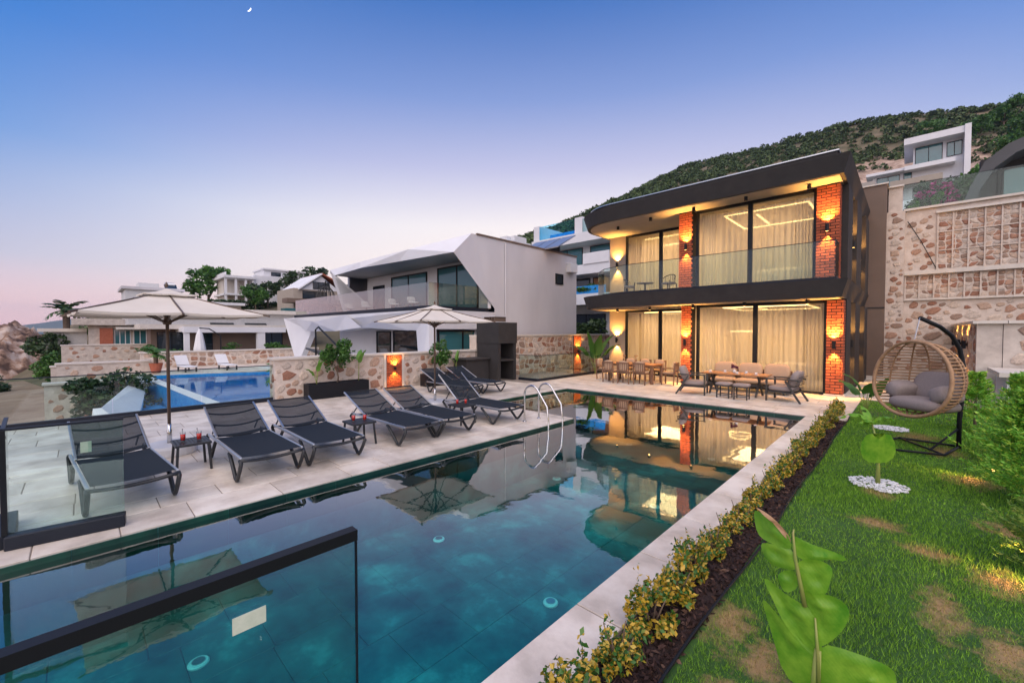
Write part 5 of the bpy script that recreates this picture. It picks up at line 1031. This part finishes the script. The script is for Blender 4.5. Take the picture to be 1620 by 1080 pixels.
struct(MB().box(-38.2, 1.5, -2.8, -30.7, 14, -.52).box(-30.7, 8.6, -2.8, -28.2, 14, -.52).build('pool_terrace', K['trav']))
w = tag(MB().box(-37.9, 2.8, -.9, -37.5, 14.5, .55).build('stone_wall', K['mortar']), 'boulder wall behind the white loungers of blue pool', 'wall'); MB().box(-37.98, 2.7, .551, -37.42, 14.5, .64).build('coping', K['cap'], w)
rubble(w, (-37.5, 2.9, -.5), (0, 1, 0), (1, 0, 0), 11.4, 1.04, .5, .34, .035, 140)
def wl(loc, label):
    t = thing('white_lounger', label, 'sun lounger', loc, R(8), 'white loungers by the blue pool'); MB().box(-1.0, -.33, .28, .55, .33, .36).build('seat_pad', K['white'], t, bevel=.02); m = MB(); m.slab([(-1.0, -.33, .36), (-1.0, .33, .36), (-1.55, .33, .95), (-1.55, -.33, .95)], (.06, 0, .05)); m.build('backrest', K['white'], t)
    for x in (-.9, .45):
        for y in (-.28, .28): MB().box(x - .04, y - .04, 0, x + .04, y + .04, .279).build('leg', K['frame'], t)
    return t
w0 = wl((-33.2, 4.75, -.52), 'white lounger by the blue pool, left one'); dup(w0, None, (-33.0, 6.9, -.52), None, 'white lounger by the blue pool, right one')
t = thing('closed_parasol', 'closed white parasol standing behind the blue pool', 'parasol', (-38.8, 6.25, -.5)); m = MB(); m.lathe([(.05, 0), (.05, .5), (.42, .55), (.40, 1.2), (.22, 2.3), (.04, 2.75)], n=9); m.build('folded_canopy', K['white'], t); m = MB(); m.tube([(.2, 1.3, 0), (.2, 1.3, 2.2), (.1, .6, 2.75), (0, 0, 2.8)], .045, 6); m.build('mast', K['black'], t)
# ---- pergola house
t, add = H_('pergola_house', 'low stone house behind a pale blue pergola and blue pool', (-46, 9, -.5))
add('wall', MB().box(-50, 4.2, -.6, -47.2, 18, 2.25), 'brown'); add('roof_slab', MB().box(-51, 3.4, 2.25, -45.6, 18.5, 2.65), 'cap'); add('upper_wall', MB().box(-54, 3.0, 2.65, -50.5, 18, 3.9), 'concrete'); add('upper_roof', MB().box(-54.5, 2.4, 3.9, -49.6, 18.2, 4.3), 'cap')
add('pergola_beam', MB().box(-42.3, 5.7, 1.95, -41.7, 13.2, 2.42), 'white')
for y in (5.9, 8.4, 10.9, 13.0): add('pergola_rafter', MB().box(-47.2, y, 2.0, -42.31, y + .25, 2.38), 'white')
add('pergola_column', MB().box(-42.25, 10.9, -.6, -41.75, 11.5, 1.949), 'white'); add('pergola_column', MB().box(-42.2, 5.75, -.6, -41.8, 6.1, 1.949), 'white')
for y0, y1, p_ in ((4.6, 6.6, 2), (7.4, 8.6, 1), (12.6, 14.6, 2)): winX(add, -47.2, y0, y1, -.5, 2.0, p_)
for y in (9.0, 12.0): add('solar_heater', MB().slab([(-50.2, y, 2.66), (-50.2, y + 2, 2.66), (-51.8, y + 2, 3.6), (-51.8, y, 3.6)], (.05, 0, .06)), 'darkwin')
# ---- stone house with picture windows
t, add = H_('stone_house', 'flat roofed stone house left of the first parasol pole', (-63, 4, 0))
add('wall', MB().box(-67, .6, -.4, -61, 6.4, 2.7), 'paleston'); add('roof_slab', MB().box(-67.4, -.6, 2.7, -60.2, 4.4, 3.35), 'paleston'); add('roof_slab', MB().box(-67.4, 4.4, 2.9, -60.4, 9.0, 3.8), 'paleston'); add('porch_slab', MB().box(-61, 2.6, 2.25, -59.8, 6.0, 2.5), 'cap')
add('brick_pier', MB().box(-61, 5.2, -.4, -60.7, 6.8, 2.2), 'roof'); add('brick_pier', MB().box(-61, 1.4, -.4, -60.7, 2.4, 2.4), 'roof'); winX(add, -60.98, 2.5, 3.8, .2, 2.2, 3, 'bluewin', 'white'); winX(add, -60.98, 4.0, 5.1, .2, 2.2, 2, 'bluewin', 'white'); add('terrace_rail', MB().box(-60.2, 1.0, -.4, -60.12, 6.6, .55), 'bluewin')
add('annex', MB().box(-70, -2.6, -.4, -64, .5, 2.0), 'concrete'); add('annex_roof', MB().box(-70.5, -3.0, 2.0, -63.4, .5, 2.35), 'cap')
t, add = H_('grey_house', 'grey flat roofed house rising behind the first parasol', (-84, 7.5, 3)); add('wall', MB().box(-90, 4.6, 1.5, -82, 11, 8.2), 'concrete'); add('roof', MB().box(-90.4, 4.2, 8.2, -81.6, 11.4, 8.6), 'sidewhite'); add('stair_tower', MB().box(-88, 6.2, 8.6, -84, 8.6, 9.4), 'concrete'); winX(add, -82, 5.4, 7.4, 5.2, 7.0, 2); winX(add, -82, 8.2, 10.2, 5.2, 7.0, 2)
m = MB(); m.tube([(-83.5, 9.2, 9.3), (-83.5, 10.4, 9.3)], .3, 8); add('water_tank', m, 'alu'); add('solar_heater', MB().slab([(-82.5, 9.1, 8.61), (-82.5, 10.6, 8.61), (-83.6, 10.6, 9.3), (-83.6, 9.1, 9.3)], (.05, 0, .05)), 'darkwin')
t, add = H_('cream_house', 'cream house with flat roof behind the closed white parasol', (-76, 13, 2)); add('wall', MB().box(-82, 9.6, 0, -75, 17.4, 6.0), 'beige'); add('roof', MB().box(-82.4, 9.2, 6.0, -74.4, 17.8, 6.4), 'white'); add('terrace_slab', MB().box(-75, 9.6, 3.2, -73.4, 17.4, 3.5), 'white'); winX(add, -75, 10.4, 12.6, 3.6, 5.5, 2); winX(add, -75, 13.6, 16.4, 3.6, 5.5, 3); winX(add, -75, 11, 13, .8, 2.8, 2)
# ---- white villa on the rise, red roofed house
t, add = H_('white_villa', 'white villa with columned verandas on the left rise', (-104, 26, 8))
add('wall', MB().box(-112, 26.2, 6, -102.5, 33, 14.2), 'white'); add('upper_block', MB().box(-111, 28.5, 14.2, -104, 37, 15.8), 'white'); add('roof_slab', MB().box(-113, 20.6, 13.2, -101.6, 26.4, 13.7), 'white'); add('veranda_floor', MB().box(-112, 20.8, 9.6, -101.8, 26.2, 10.0), 'white'); add('veranda_wall', MB().box(-112, 21.4, 6, -106, 26.2, 13.2), 'cap'); add('roof_rail', MB().box(-112, 21, 13.7, -102, 21.1, 14.4), 'white')
for y in (21.0, 22.8, 24.6, 26.0): add('column', MB().box(-102.4, y - .2, 6, -102.0, y + .2, 13.2), 'white')
winX(add, -102.5, 29, 31.4, 11.2, 12.8, 2); winX(add, -104, 30, 32, 14.5, 15.4, 2); winX(add, -102.5, 27, 28.2, 7, 9, 1); add('cornice', MB().box(-111.5, 28.2, 15.8, -103.5, 37.3, 16.1), 'white')
t, add = H_('red_roof_house', 'house with red tiled gable roof behind the faceted house', (-63, 23, 3))
add('wall', MB().box(-70, 21.0, 2, -63, 28, 8.2), 'beige'); m = MB(); m.slab([(-62.4, 21.6, 8.0), (-62.4, 24.8, 10.4), (-71, 24.8, 10.4), (-71, 21.6, 8.0)], (0, 0, .2)); add('roof', m, 'white'); m = MB(); m.slab([(-62.4, 24.8, 10.42), (-62.4, 29.5, 8.2), (-71, 29.5, 8.2), (-71, 24.8, 10.42)], (0, 0, .2)); add('tiled_roof', m, 'roof'); add('gable', MB().slab([(-62.9, 22, 8.1), (-62.9, 27.6, 8.1), (-62.9, 24.8, 10.2)], (-.2, 0, 0)), 'white')
add('balcony', MB().box(-63, 19.5, 6.0, -61, 29, 6.6), 'brown'); add('pier', MB().box(-61.6, 21.6, 2, -61.1, 22.2, 6), 'brown'); winX(add, -62.9, 23.6, 26.0, 8.2, 9.3, 3); winX(add, -63, 23, 27, 3.4, 5.8, 3, 'bluewin'); winX(add, -63, 22.2, 25.6, 6.7, 7.9, 2); add('glass_box', MB().box(-62.6, 19.2, 2.5, -60.8, 21.2, 5.2), 'bluewin'); add('terrace_wall', MB().box(-63, 17.6, 1, -60, 30, 2.6), 'paleston')
# ---- terrace walls down the slope
for (x, y0, y1, z0, z1, lb) in ((-50, -1.1, 4.6, -2.5, .85, 'pale stone terrace wall below the stone house'), (-34, -.95, 3.0, -4, .18, 'stone terrace wall left of the blue pool'), (-27.5, -1.15, 2.0, -5, -.35, 'large pale stone wall seen through the left railing'), (-41, -1.4, 3.2, -4, -.35, 'lower pale stone wall with planter ledges')):
    w = tag(MB().box(x - .5, y0, z0, x, y1, z1).build('terrace_wall', K['paleston']), lb, 'wall'); MB().box(x - .56, y0 - .06, z1, x + .06, y1, z1 + .09).build('coping', K['cap'], w)
    stones(w, (x, y0 + .1, max(z0, -2.6)), (0, 1, 0), (1, 0, 0), y1 - y0 - .2, z1 - max(z0, -2.6) - .05, .07, .2, 260, .12, limit=60)
# ---- cliff
gu, gv = np.meshgrid(np.linspace(0, 1, 110), np.linspace(0, 1, 120), indexing='ij'); cx_ = -113 + 40 * gu; cy_ = -36 + 37 * gv
ce = np.clip(1 - ((gu - .45) / .5) ** 2, 0, 1) * np.clip((1 - gv) / .16, 0, 1) * np.clip(gv / .08, 0, 1); cz = -9 + 11.4 * ce ** .55
for w_, a_ in ((.35, 1.1), (.8, .8), (1.7, .5), (3.1, .35), (6.0, .2)):
    p1_, p2_ = rng.uniform(0, 6, 2); cz += a_ * np.abs(np.sin(w_ * cx_ + p1_ + .7 * np.sin(w_ * cy_)) * np.cos(w_ * 1.2 * cy_ + p2_)) * (ce > .01) - a_ * .4
cz += rng.normal(0, .10, cz.shape); cid = np.arange(110 * 120).reshape(110, 120); m = MB(); m.v = np.stack([cx_, cy_, cz], -1).reshape(-1, 3).tolist(); m.f = np.stack([cid[:-1, :-1], cid[1:, :-1], cid[1:, 1:], cid[:-1, 1:]], -1).reshape(-1, 4).tolist(); struct(m.build('cliff', K['rock'], smooth=True))
m = MB(); m.poly((-16, -12, -4.6), (-70, -24, -4.4), (-70, -1.5, -3.2), (-34, -1.2, -3.0), (-16, .2, -3.2)); K['dirt'] = M('bare_earth', (.22, .13, .085), (.38, .27, .20), .5, .95, detail=9, bump=.5, bscale=6); struct(m.build('dirt_track', K['dirt']))
# ---- white house above the villa's left shoulder
t, add = H_('hillside_house', 'white terraced house with rooftop glass pool behind the villa', (-18, 33, 2))
add('wall', MB().box(-25.2, 31.6, 0, -12, 38, 10.0), 'white'); add('roof_slab', MB().box(-26, 29.8, 9.7, -11, 38, 10.5), 'white'); add('roof_pool_wall', MB().box(-25.9, 30, 10.5, -25.2, 34, 11.9), 'white'); add('roof_pool_glass', MB().box(-25.2, 30.0, 10.5, -21.2, 30.1, 11.8), 'bluewater'); add('roof_pool', MB().box(-25.2, 31.6, 10.5, -21.2, 34, 11.3), 'bluetile'); add('roof_block', MB().box(-21.2, 30, 10.5, -20.4, 34, 11.9), 'white'); add('roof_glass', MB().box(-20.4, 30.0, 10.5, -12, 30.06, 11.7), 'greenglass')
add('balcony_slab', MB().box(-26.2, 29.6, 6.9, -11, 31.6, 7.7), 'white'); add('planter_slab', MB().box(-26, 29.4, 4.3, -11, 31.6, 5.2), 'white'); add('balcony_glass', MB().box(-26, 29.7, 7.7, -11, 29.74, 8.7), 'greenglass'); add('parapet', MB().box(-20, 29.5, 7.7, -17.5, 29.69, 8.6), 'white')
winY(add, 31.55, -24.8, -21.4, 7.72, 9.6, 2, 'bluewin'); winY(add, 31.55, -20.6, -16.4, 7.72, 9.6, 2, 'bluewin'); winY(add, 31.55, -24, -20.6, 5.25, 6.8, 2, 'darkwin'); winY(add, 31.55, -20.3, -17.6, 5.25, 6.8, 1, 'wood'); add('blue_screen', MB().box(-24.6, 29.8, 5.2, -18, 29.9, 5.9), 'bluetile'); winY(add, 31.55, -23, -19, .6, 3.6, 2, 'darkwin')
bush('roof_shrub', 'green shrubs in the planter of the hillside house', 'shrub', (-20.2, 30.3, 5.2), (1.8, .6, .55), 500, .16, 'leaf', 10); bush('roof_shrub', 'dark shrubs below the hillside house', 'shrub', (-19.3, 29.0, 1.6), (2.4, .8, 1.0), 700, .2, 'darkleaf', 12)
t, add = H_('far_white_house', 'small distant white house on the hill behind the faceted roof', (-84, 86, 20)); add('wall', MB().box(-88, 84, 14, -80.5, 92, 27.6), 'white'); add('upper_wall', MB().box(-86.5, 85, 27.6, -83.8, 90, 29.4), 'white'); add('stair_block', MB().box(-81.8, 85, 27.6, -80.5, 90, 29.0), 'white'); winY(add, 83.98, -84.6, -82.0, 25.6, 27.2, 2)
# ---- upper right: retaining wall, terrace, glass, dark curved house, white tiered house
rt = tag(MB().box(-.20, 24.5, -.5, 14, 25.1, 7.15).build('retaining_wall', K['mortar']), 'tall stone retaining wall with ribbed panels at the right', 'wall')
MB().box(-.25, 24.38, 7.151, 14, 25.2, 7.24).build('coping', K['cap'], rt); MB().box(-.19, 24.32, 4.42, 14, 24.49, 4.58).build('ledge', K['cap'], rt)
for k in range(14): x = .78 + k * .43; MB().box(x - .022, 24.44, 4.6, x + .022, 24.495, 6.88).build('rib', K['mortar'], rt)
for k in range(17): x = -.16 + k * .43; MB().box(x - .022, 24.44, 3.42, x + .022, 24.495, 4.41).build('rib', K['mortar'], rt)
for z in (5.35, 6.1): MB().box(.80, 24.45, z, 6.6, 24.492, z + .04).build('rail', K['mortar'], rt)
MB().box(.72, 24.36, 6.89, 6.8, 24.494, 6.98).build('panel_top', K['cap'], rt); MB().box(-.19, 24.38, 3.35, 6.8, 24.494, 3.41).build('panel_base', K['cap'], rt)
stones(rt, (-.18, 24.5, 4.6), (1, 0, 0), (0, -1, 0), .92, 2.3, .07, .15, 260, .035, limit=30)
rubble(rt, (.8, 24.5, 4.62), (1, 0, 0), (0, -1, 0), 2.95, 2.25, .215, .19, .012, 130); rubble(rt, (-.15, 24.5, 3.44), (1, 0, 0), (0, -1, 0), 4.0, .95, .215, .19, .012, 90); stones(rt, (-.15, 24.5, .4), (1, 0, 0), (0, -1, 0), 4.0, 2.9, .08, .2, 2500, .02, limit=80)
pr = tag(MB().box(-.78, 24.2, -.5, -.201, 25.2, 7.15).box(-.74, 24.5, 7.15, -.30, 25.2, 8.25).build('stone_pier', K['mortar']), 'narrow stone pier between brown wing and retaining wall', 'wall'); MB().box(-.8, 24.4, 8.251, -.25, 25.3, 8.32).build('coping', K['cap'], pr)
stones(pr, (-.77, 24.2, .3), (1, 0, 0), (0, -1, 0), .56, 6.8, .06, .15, 1200, .02, limit=90)
m = MB(); m.tube([(-.12, 24.4, 6.7), (.3, 24.42, 5.8), (.75, 24.4, 4.65)], .015, 5); m.build('drain_cable', K['black'], rt, world=True)
struct(MB().box(-.8, 25.1, 0, 30, 60, 7.1).build('upper_terrace', K['concrete']))
glassfence('glass_railing', 'tinted glass railing on top of the tall retaining wall', [(-.28, 24.75), (9, 24.75)], 7.24, 8.35, .06, .06, 1.25, gl='greenglass', cap=.015)
t, add = H_('curved_house', 'dark grey house with curved shell roof above retaining wall', (6, 29, 7.1)); prof = [(1.5, 7.1), (1.85, 8.5), (2.3, 9.6), (3.0, 10.2), (4.1, 10.6), (6.5, 11.0), (12, 11.2)]; inn = [(1.9, 7.1), (2.2, 8.4), (2.6, 9.25), (3.2, 9.75), (4.2, 10.1), (6.6, 10.4), (12, 10.6)]
m = MB(); n_ = len(prof)
for y in (28.0, 36.0): m.v += [(x, y, z) for x, z in prof] + [(x, y, z) for x, z in inn]
for i in range(n_ - 1): m.f += [[i, i + 1, n_ + i + 1, n_ + i][::-1], [2 * n_ + i, 2 * n_ + i + 1, 3 * n_ + i + 1, 3 * n_ + i], [i, i + 1, 2 * n_ + i + 1, 2 * n_ + i], [n_ + i, n_ + i + 1, 3 * n_ + i + 1, 3 * n_ + i][::-1]]
K['shell'] = M('grey_shell', (.055, .056, .06), (.075, .076, .08), 1, .6); add('roof_shell', m, 'shell'); add('wall', MB().box(2.3, 29.5, 7.12, 12, 30, 10.1), 'dkgrey'); add('left_pier', MB().box(2.15, 28.8, 7.12, 2.7, 29.49, 9.2), 'dkgrey'); winY(add, 29.48, 2.95, 7.5, 7.2, 9.5, 3, 'bluewin')
t, add = H_('tiered_house', 'white tiered modern house high on the slope at upper right', (0, 85, 12))
add('lower_wall', MB().box(-3.5, 86, 10, 6, 94, 25.0), 'white'); add('upper_wall', MB().box(.0, 85.4, 24.6, 5.6, 93, 30.4), 'white'); add('roof_slab', MB().box(-1.0, 83.6, 30.0, 5.6, 93, 30.9), 'white'); add('upper_slab', MB().box(-.9, 83.8, 26.4, 4.2, 86, 27.0), 'white'); add('side_fin', MB().box(5.0, 83.4, 24, 5.6, 86, 31.0), 'white'); add('left_wall', MB().box(-4.5, 85.4, 22.5, .0, 90, 26.6), 'white'); add('left_roof', MB().box(-5.2, 84.2, 26.6, -.2, 90, 27.0), 'white'); add('left_slab', MB().box(-6.0, 83.6, 23.3, -1.0, 86, 23.9), 'white'); add('mid_slab', MB().box(-2.4, 83.2, 24.2, 3.0, 86, 25.0), 'beige'); add('lower_slab', MB().box(-4.6, 82.6, 20.2, 4.5, 86, 21.8), 'white'); add('balcony_glass', MB().box(-6, 83.6, 23.9, -4.0, 83.7, 24.9), 'greenglass')
winY(add, 85.38, .2, 3.0, 27.2, 29.8, 2, 'bluewin'); winY(add, 85.38, 3.4, 4.9, 27.6, 29.6, 2, 'bluewin'); winY(add, 85.38, -4.0, -1.4, 24.0, 26.4, 2, 'bluewin'); winY(add, 85.38, -1.0, -.1, 24.4, 26.4, 1, 'bluewin'); winY(add, 85.98, -1.8, 3.2, 21.9, 24.1, 2, 'darkwin'); winY(add, 85.98, -5.4, -4.0, 22.0, 23.2, 1, 'bluewin')
t.location.z -= .9
# ---- planting on the upper terrace
K['bougain'] = M('bougainvillea', (.5, .03, .2), rough=.5, island=[(0, (.02, .06, .015)), (.35, (.03, .09, .02)), (.4, (.45, .02, .16)), (1, (.62, .05, .28))], sss=.2)
bush('bougainvillea', 'pink bougainvillea spilling beside the dark curved house', 'shrub', (1.0, 29.5, 7.1), (1.1, .9, 1.5), 2200, .13, 'bougain', 14); bush('garden_tree', 'bright green round tree between tiered house and curved house', 'tree', (2.9, 38, 7.1), (1.9, 1.8, 1.9), 2600, .17, 'limeleaf' if 0 else 'leaf', 18, (2.2, .12)); bush('garden_shrub', 'dark green shrub behind the tinted railing, left of bougainvillea', 'shrub', (.6, 29, 7.1), (1.3, .8, .9), 1500, .11, 'darkleaf', 12); bush('garden_shrub', 'dense dark shrub below the tiered house', 'shrub', (.9, 33, 7.1), (1.1, .9, 1.9), 1600, .13, 'darkleaf', 14)
bush('garden_shrub', 'light green rounded bush just behind the tinted railing', 'shrub', (.75, 26, 7.1), (.35, .3, .55), 500, .07, 'limeleaf', 8); bush('garden_shrub', 'small lime bush at left end of tinted railing', 'shrub', (.05, 26, 7.1), (.25, .25, .45), 350, .06, 'limeleaf', 7)
# ---- trees of the village
def palm(loc, label, h, fr, n=16, mat='leaf', r=.14):
    t = thing('palm_tree', label, 'palm tree', loc); m = MB(); m.tube([(0, 0, 0), (.02, 0, h * .5), (0, 0, h)], [r, r * .85, r * .95], 8); m.build('trunk', K['bark'], t)
    P = []; m = MB()
    for k in range(n):
        a = k * 2.4; el = R(random.uniform(10, 78)); p = Vector((0, 0, h)); d_ = R(random.uniform(60, 110)); L_ = fr * random.uniform(.8, 1.1)
        for i in range(9):
            dv = Vector((math.cos(a) * math.cos(el), math.sin(a) * math.cos(el), math.sin(el))); s_ = Vector((-math.sin(a), math.cos(a), 0)); q = p + dv * L_ / 9
            w = fr * .26 * math.sin(math.pi * (i + .8) / 9.6)
            for sg in (-1, 1): m.add([p, q, q + dv * w * .5 + s_ * sg * w + Vector((0, 0, -.3 * w)), p + dv * w * .35 + s_ * sg * w * .9 + Vector((0, 0, -.3 * w))], [(0, 1, 2), (0, 2, 3)] if i % 2 else [(0, 1, 2)])
            p = q; el -= d_ / 9
    m.build('crown', K[mat], t); return t
palm((-15.7, 4.95, -.9), 'fan palm beside the blue pool at the stone wall end', 1.5, .85, 18, 'leaf', .12); palm((-33.5, 3.2, -.5), 'small potted palm at the far edge of blue pool', 1.1, .9, 14, 'leaf', .13); palm((-72, -1.1, .8), 'tall palm at the far left below parasol corner', 3.6, 2.6, 18, 'darkleaf', .35)
t = thing('plant_pot', 'terracotta pot holding the small palm by blue pool', 'pot', (-33.5, 3.2, -.5)); MB().lathe([(.22, 0), (.34, .55), (.36, .6), (.32, .6), (.30, .5)], n=14).build('pot', K['roof'], t); 
bush('olive_tree', 'grey-green olive tree below the first parasol', 'tree', (-26.0, .95, -3.2), (1.9, 1.5, 1.0), 2600, .13, 'darkleaf', 20, (1.7, .12))
for (x, y, z, r_, lb, mt) in ((-116, 20.5, 7.6, 5, 'round tree left of the white villa', 'leaf'), (-98, 33.5, 9, 3.2, 'dark bush in front of white villa corner', 'darkleaf'), (-96, 27, 7.0, 3.0, 'dark hedge tree below the white villa', 'darkleaf'), (-120, 44, 10.5, 5.0, 'tree rising behind the white villa', 'darkleaf'), (-90, 46, 8.5, 3.6, 'pine behind the red roofed house', 'darkleaf'), (-95, 62, 9, 4.6, 'dark tree behind the faceted roof', 'darkleaf'), (-93, 24, 6.2, 2.6, 'small tree below white villa veranda', 'leaf'), (-76, 1.5, .8, 1.5, 'rounded shrub beside the stone house', 'leaf'), (-58, -1.2, -1.5, 1.2, 'dark creeper on the wall by the cliff', 'darkleaf'), (-64, -2.4, -2.2, 1.9, 'dark shrub hanging at the cliff edge', 'darkleaf'), (-52, -1.6, -2.6, 1.4, 'green shrub at foot of the cliff', 'leaf'), (-90, -6.4, -3.6, 1.6, 'low grey-green bush on the cliff face at left edge', 'darkleaf'), (-58.5, -5.6, -4.6, 1.3, 'scrubby bush on the dirt track at left edge', 'darkleaf')):
    bush('village_tree', lb, 'tree', (x, y, z), (r_, r_, r_ * .8), 1300, r_ * .11, mt, 16, (r_ * .6, r_ * .06))
K['hedge'] = K['darkleaf']
t = thing('clipped_hedge', 'long dark hedge below the white villa', 'hedge', (-96, 25, 5)); P = np.stack([rng.uniform(-98, -96, 2600), rng.uniform(17, 34, 2600), 5.0 + rng.uniform(0, 3.2, 2600)], 1); put('foliage', npmesh('foliage', leafverts(P, .38), 4, K['darkleaf']), t).location = (96, -25, -5)
for k, (x, y, lb) in enumerate(((-38.9, 4.0, 'low flowering shrub on boulder wall, left'), (-39, 8.6, 'low flowering shrub on boulder wall, middle'), (-39, 11.8, 'low flowering shrub on boulder wall, right'))): bush('wall_shrub', lb, 'shrub', (x, y, .3), (.5, 1.2, .5), 500, .09, 'leaf', 9)
for k, (x, y, r_, lb) in enumerate(((27, 268, 9, 'tall tree on the ridge at the far upper right'), (19, 258, 7, 'tree on the rocky slope above the curved roof'), (31, 250, 8, 'tree at the upper right picture edge'), (24, 214, 7, 'lower tree on rocks right of the tiered house'), (6, 262, 8, 'tree just above the tiered white house'))):
    bush('slope_tree', lb, 'tree', (x, y, float(HT(x, y)) - .5), (r_ * .7, r_ * .7, r_ * .55), 1500, r_ * .075, 'leaf', 16, (r_ * .4, r_ * .04))
# ---- maquis shrubs over the hillside
NB = 13000; x = rng.uniform(-420, 110, NB); y = rng.uniform(70, 335, NB); kp_ = (rng.uniform(0, 1, NB) > .94 * sstep(-75, -50, x) * (1 - sstep(232, 256, y))) & (x < .4 * y + 60) & (x > -1.5 * y - 40); x, y = x[kp_], y[kp_]; z = HT(x, y); r_ = rng.uniform(1.0, 2.9, len(x)) * (.75 + y / 900); m_ = 44
q = rng.normal(size=(len(x), m_, 3)); q /= np.linalg.norm(q, axis=2)[:, :, None]; q[:, :, 2] = np.abs(q[:, :, 2]) * .9; P = np.stack([x, y, z], 1)[:, None, :] + q * (r_[:, None] * rng.uniform(.55, 1.05, (len(x), m_)))[:, :, None]
K['maquis'] = M('maquis_shrub', (.02, .04, .01), rough=.8, island=[(0, (.022, .045, .012)), (.5, (.045, .085, .022)), (1, (.10, .14, .045))])
tag(put('hillside_shrubs', npmesh('hillside_shrubs', leafverts(P.reshape(-1, 3), np.repeat(r_ * .40, m_), 1.3), 4, K['maquis'])), 'green shrubs covering the hillside behind the houses', 'shrubs', kind='stuff')
# ---- crescent moon
m = MB(); n_ = 14; R1 = 17.; pts = [(R1 * math.cos(a), R1 * math.sin(a)) for a in np.linspace(-1.75, 1.0, n_)]; pts2 = [(x - 7.0 * math.sin((i + .0) / (n_ - 1) * math.pi), y) for i, (x, y) in enumerate(pts)]
o0 = Vector((-math.sin(R(43.8)), math.cos(R(43.8)), 0)) * 3000 + Vector((.7218, .6921, 0)) * (-409 / 655 * 3000) + Vector((0, 0, 2.05 + 500 / 655 * 3000)); rgt = Vector((.7218, .6921, 0)); vv = [o0 + rgt * (x * math.cos(-.45) - y * math.sin(-.45)) + Vector((0, 0, x * math.sin(-.45) + y * math.cos(-.45))) for x, y in pts + pts2[::-1]]
m.slab([tuple(p) for p in vv], (-2, 2, 0)); tag(m.build('moon', K['moon']), 'thin white crescent moon in the upper blue sky', 'moon')

# ---- evening haze over the bay
hb = MB().box(min(gx[0], -5990) - 20, gy[0] - 20, -27.5, gx[-1] + 20, gy[-1] + 20, 262)
hz = hb.build('haze', None); hz['kind'] = 'stuff'; hz['label'] = 'thin evening haze over the bay'; hz['category'] = 'haze'
hm = bpy.data.materials.new('haze'); hm.use_nodes = True; n = hm.node_tree.nodes; n.remove(n['Principled BSDF']); pv = n.new('ShaderNodeVolumePrincipled'); pv.inputs['Color'].default_value = (.62, .78, 1, 1); pv.inputs['Density'].default_value = 1.0e-4; pv.inputs['Anisotropy'].default_value = .2
hm.node_tree.links.new(pv.outputs[0], n['Material Output'].inputs['Volume']); hz.data.materials.append(hm)
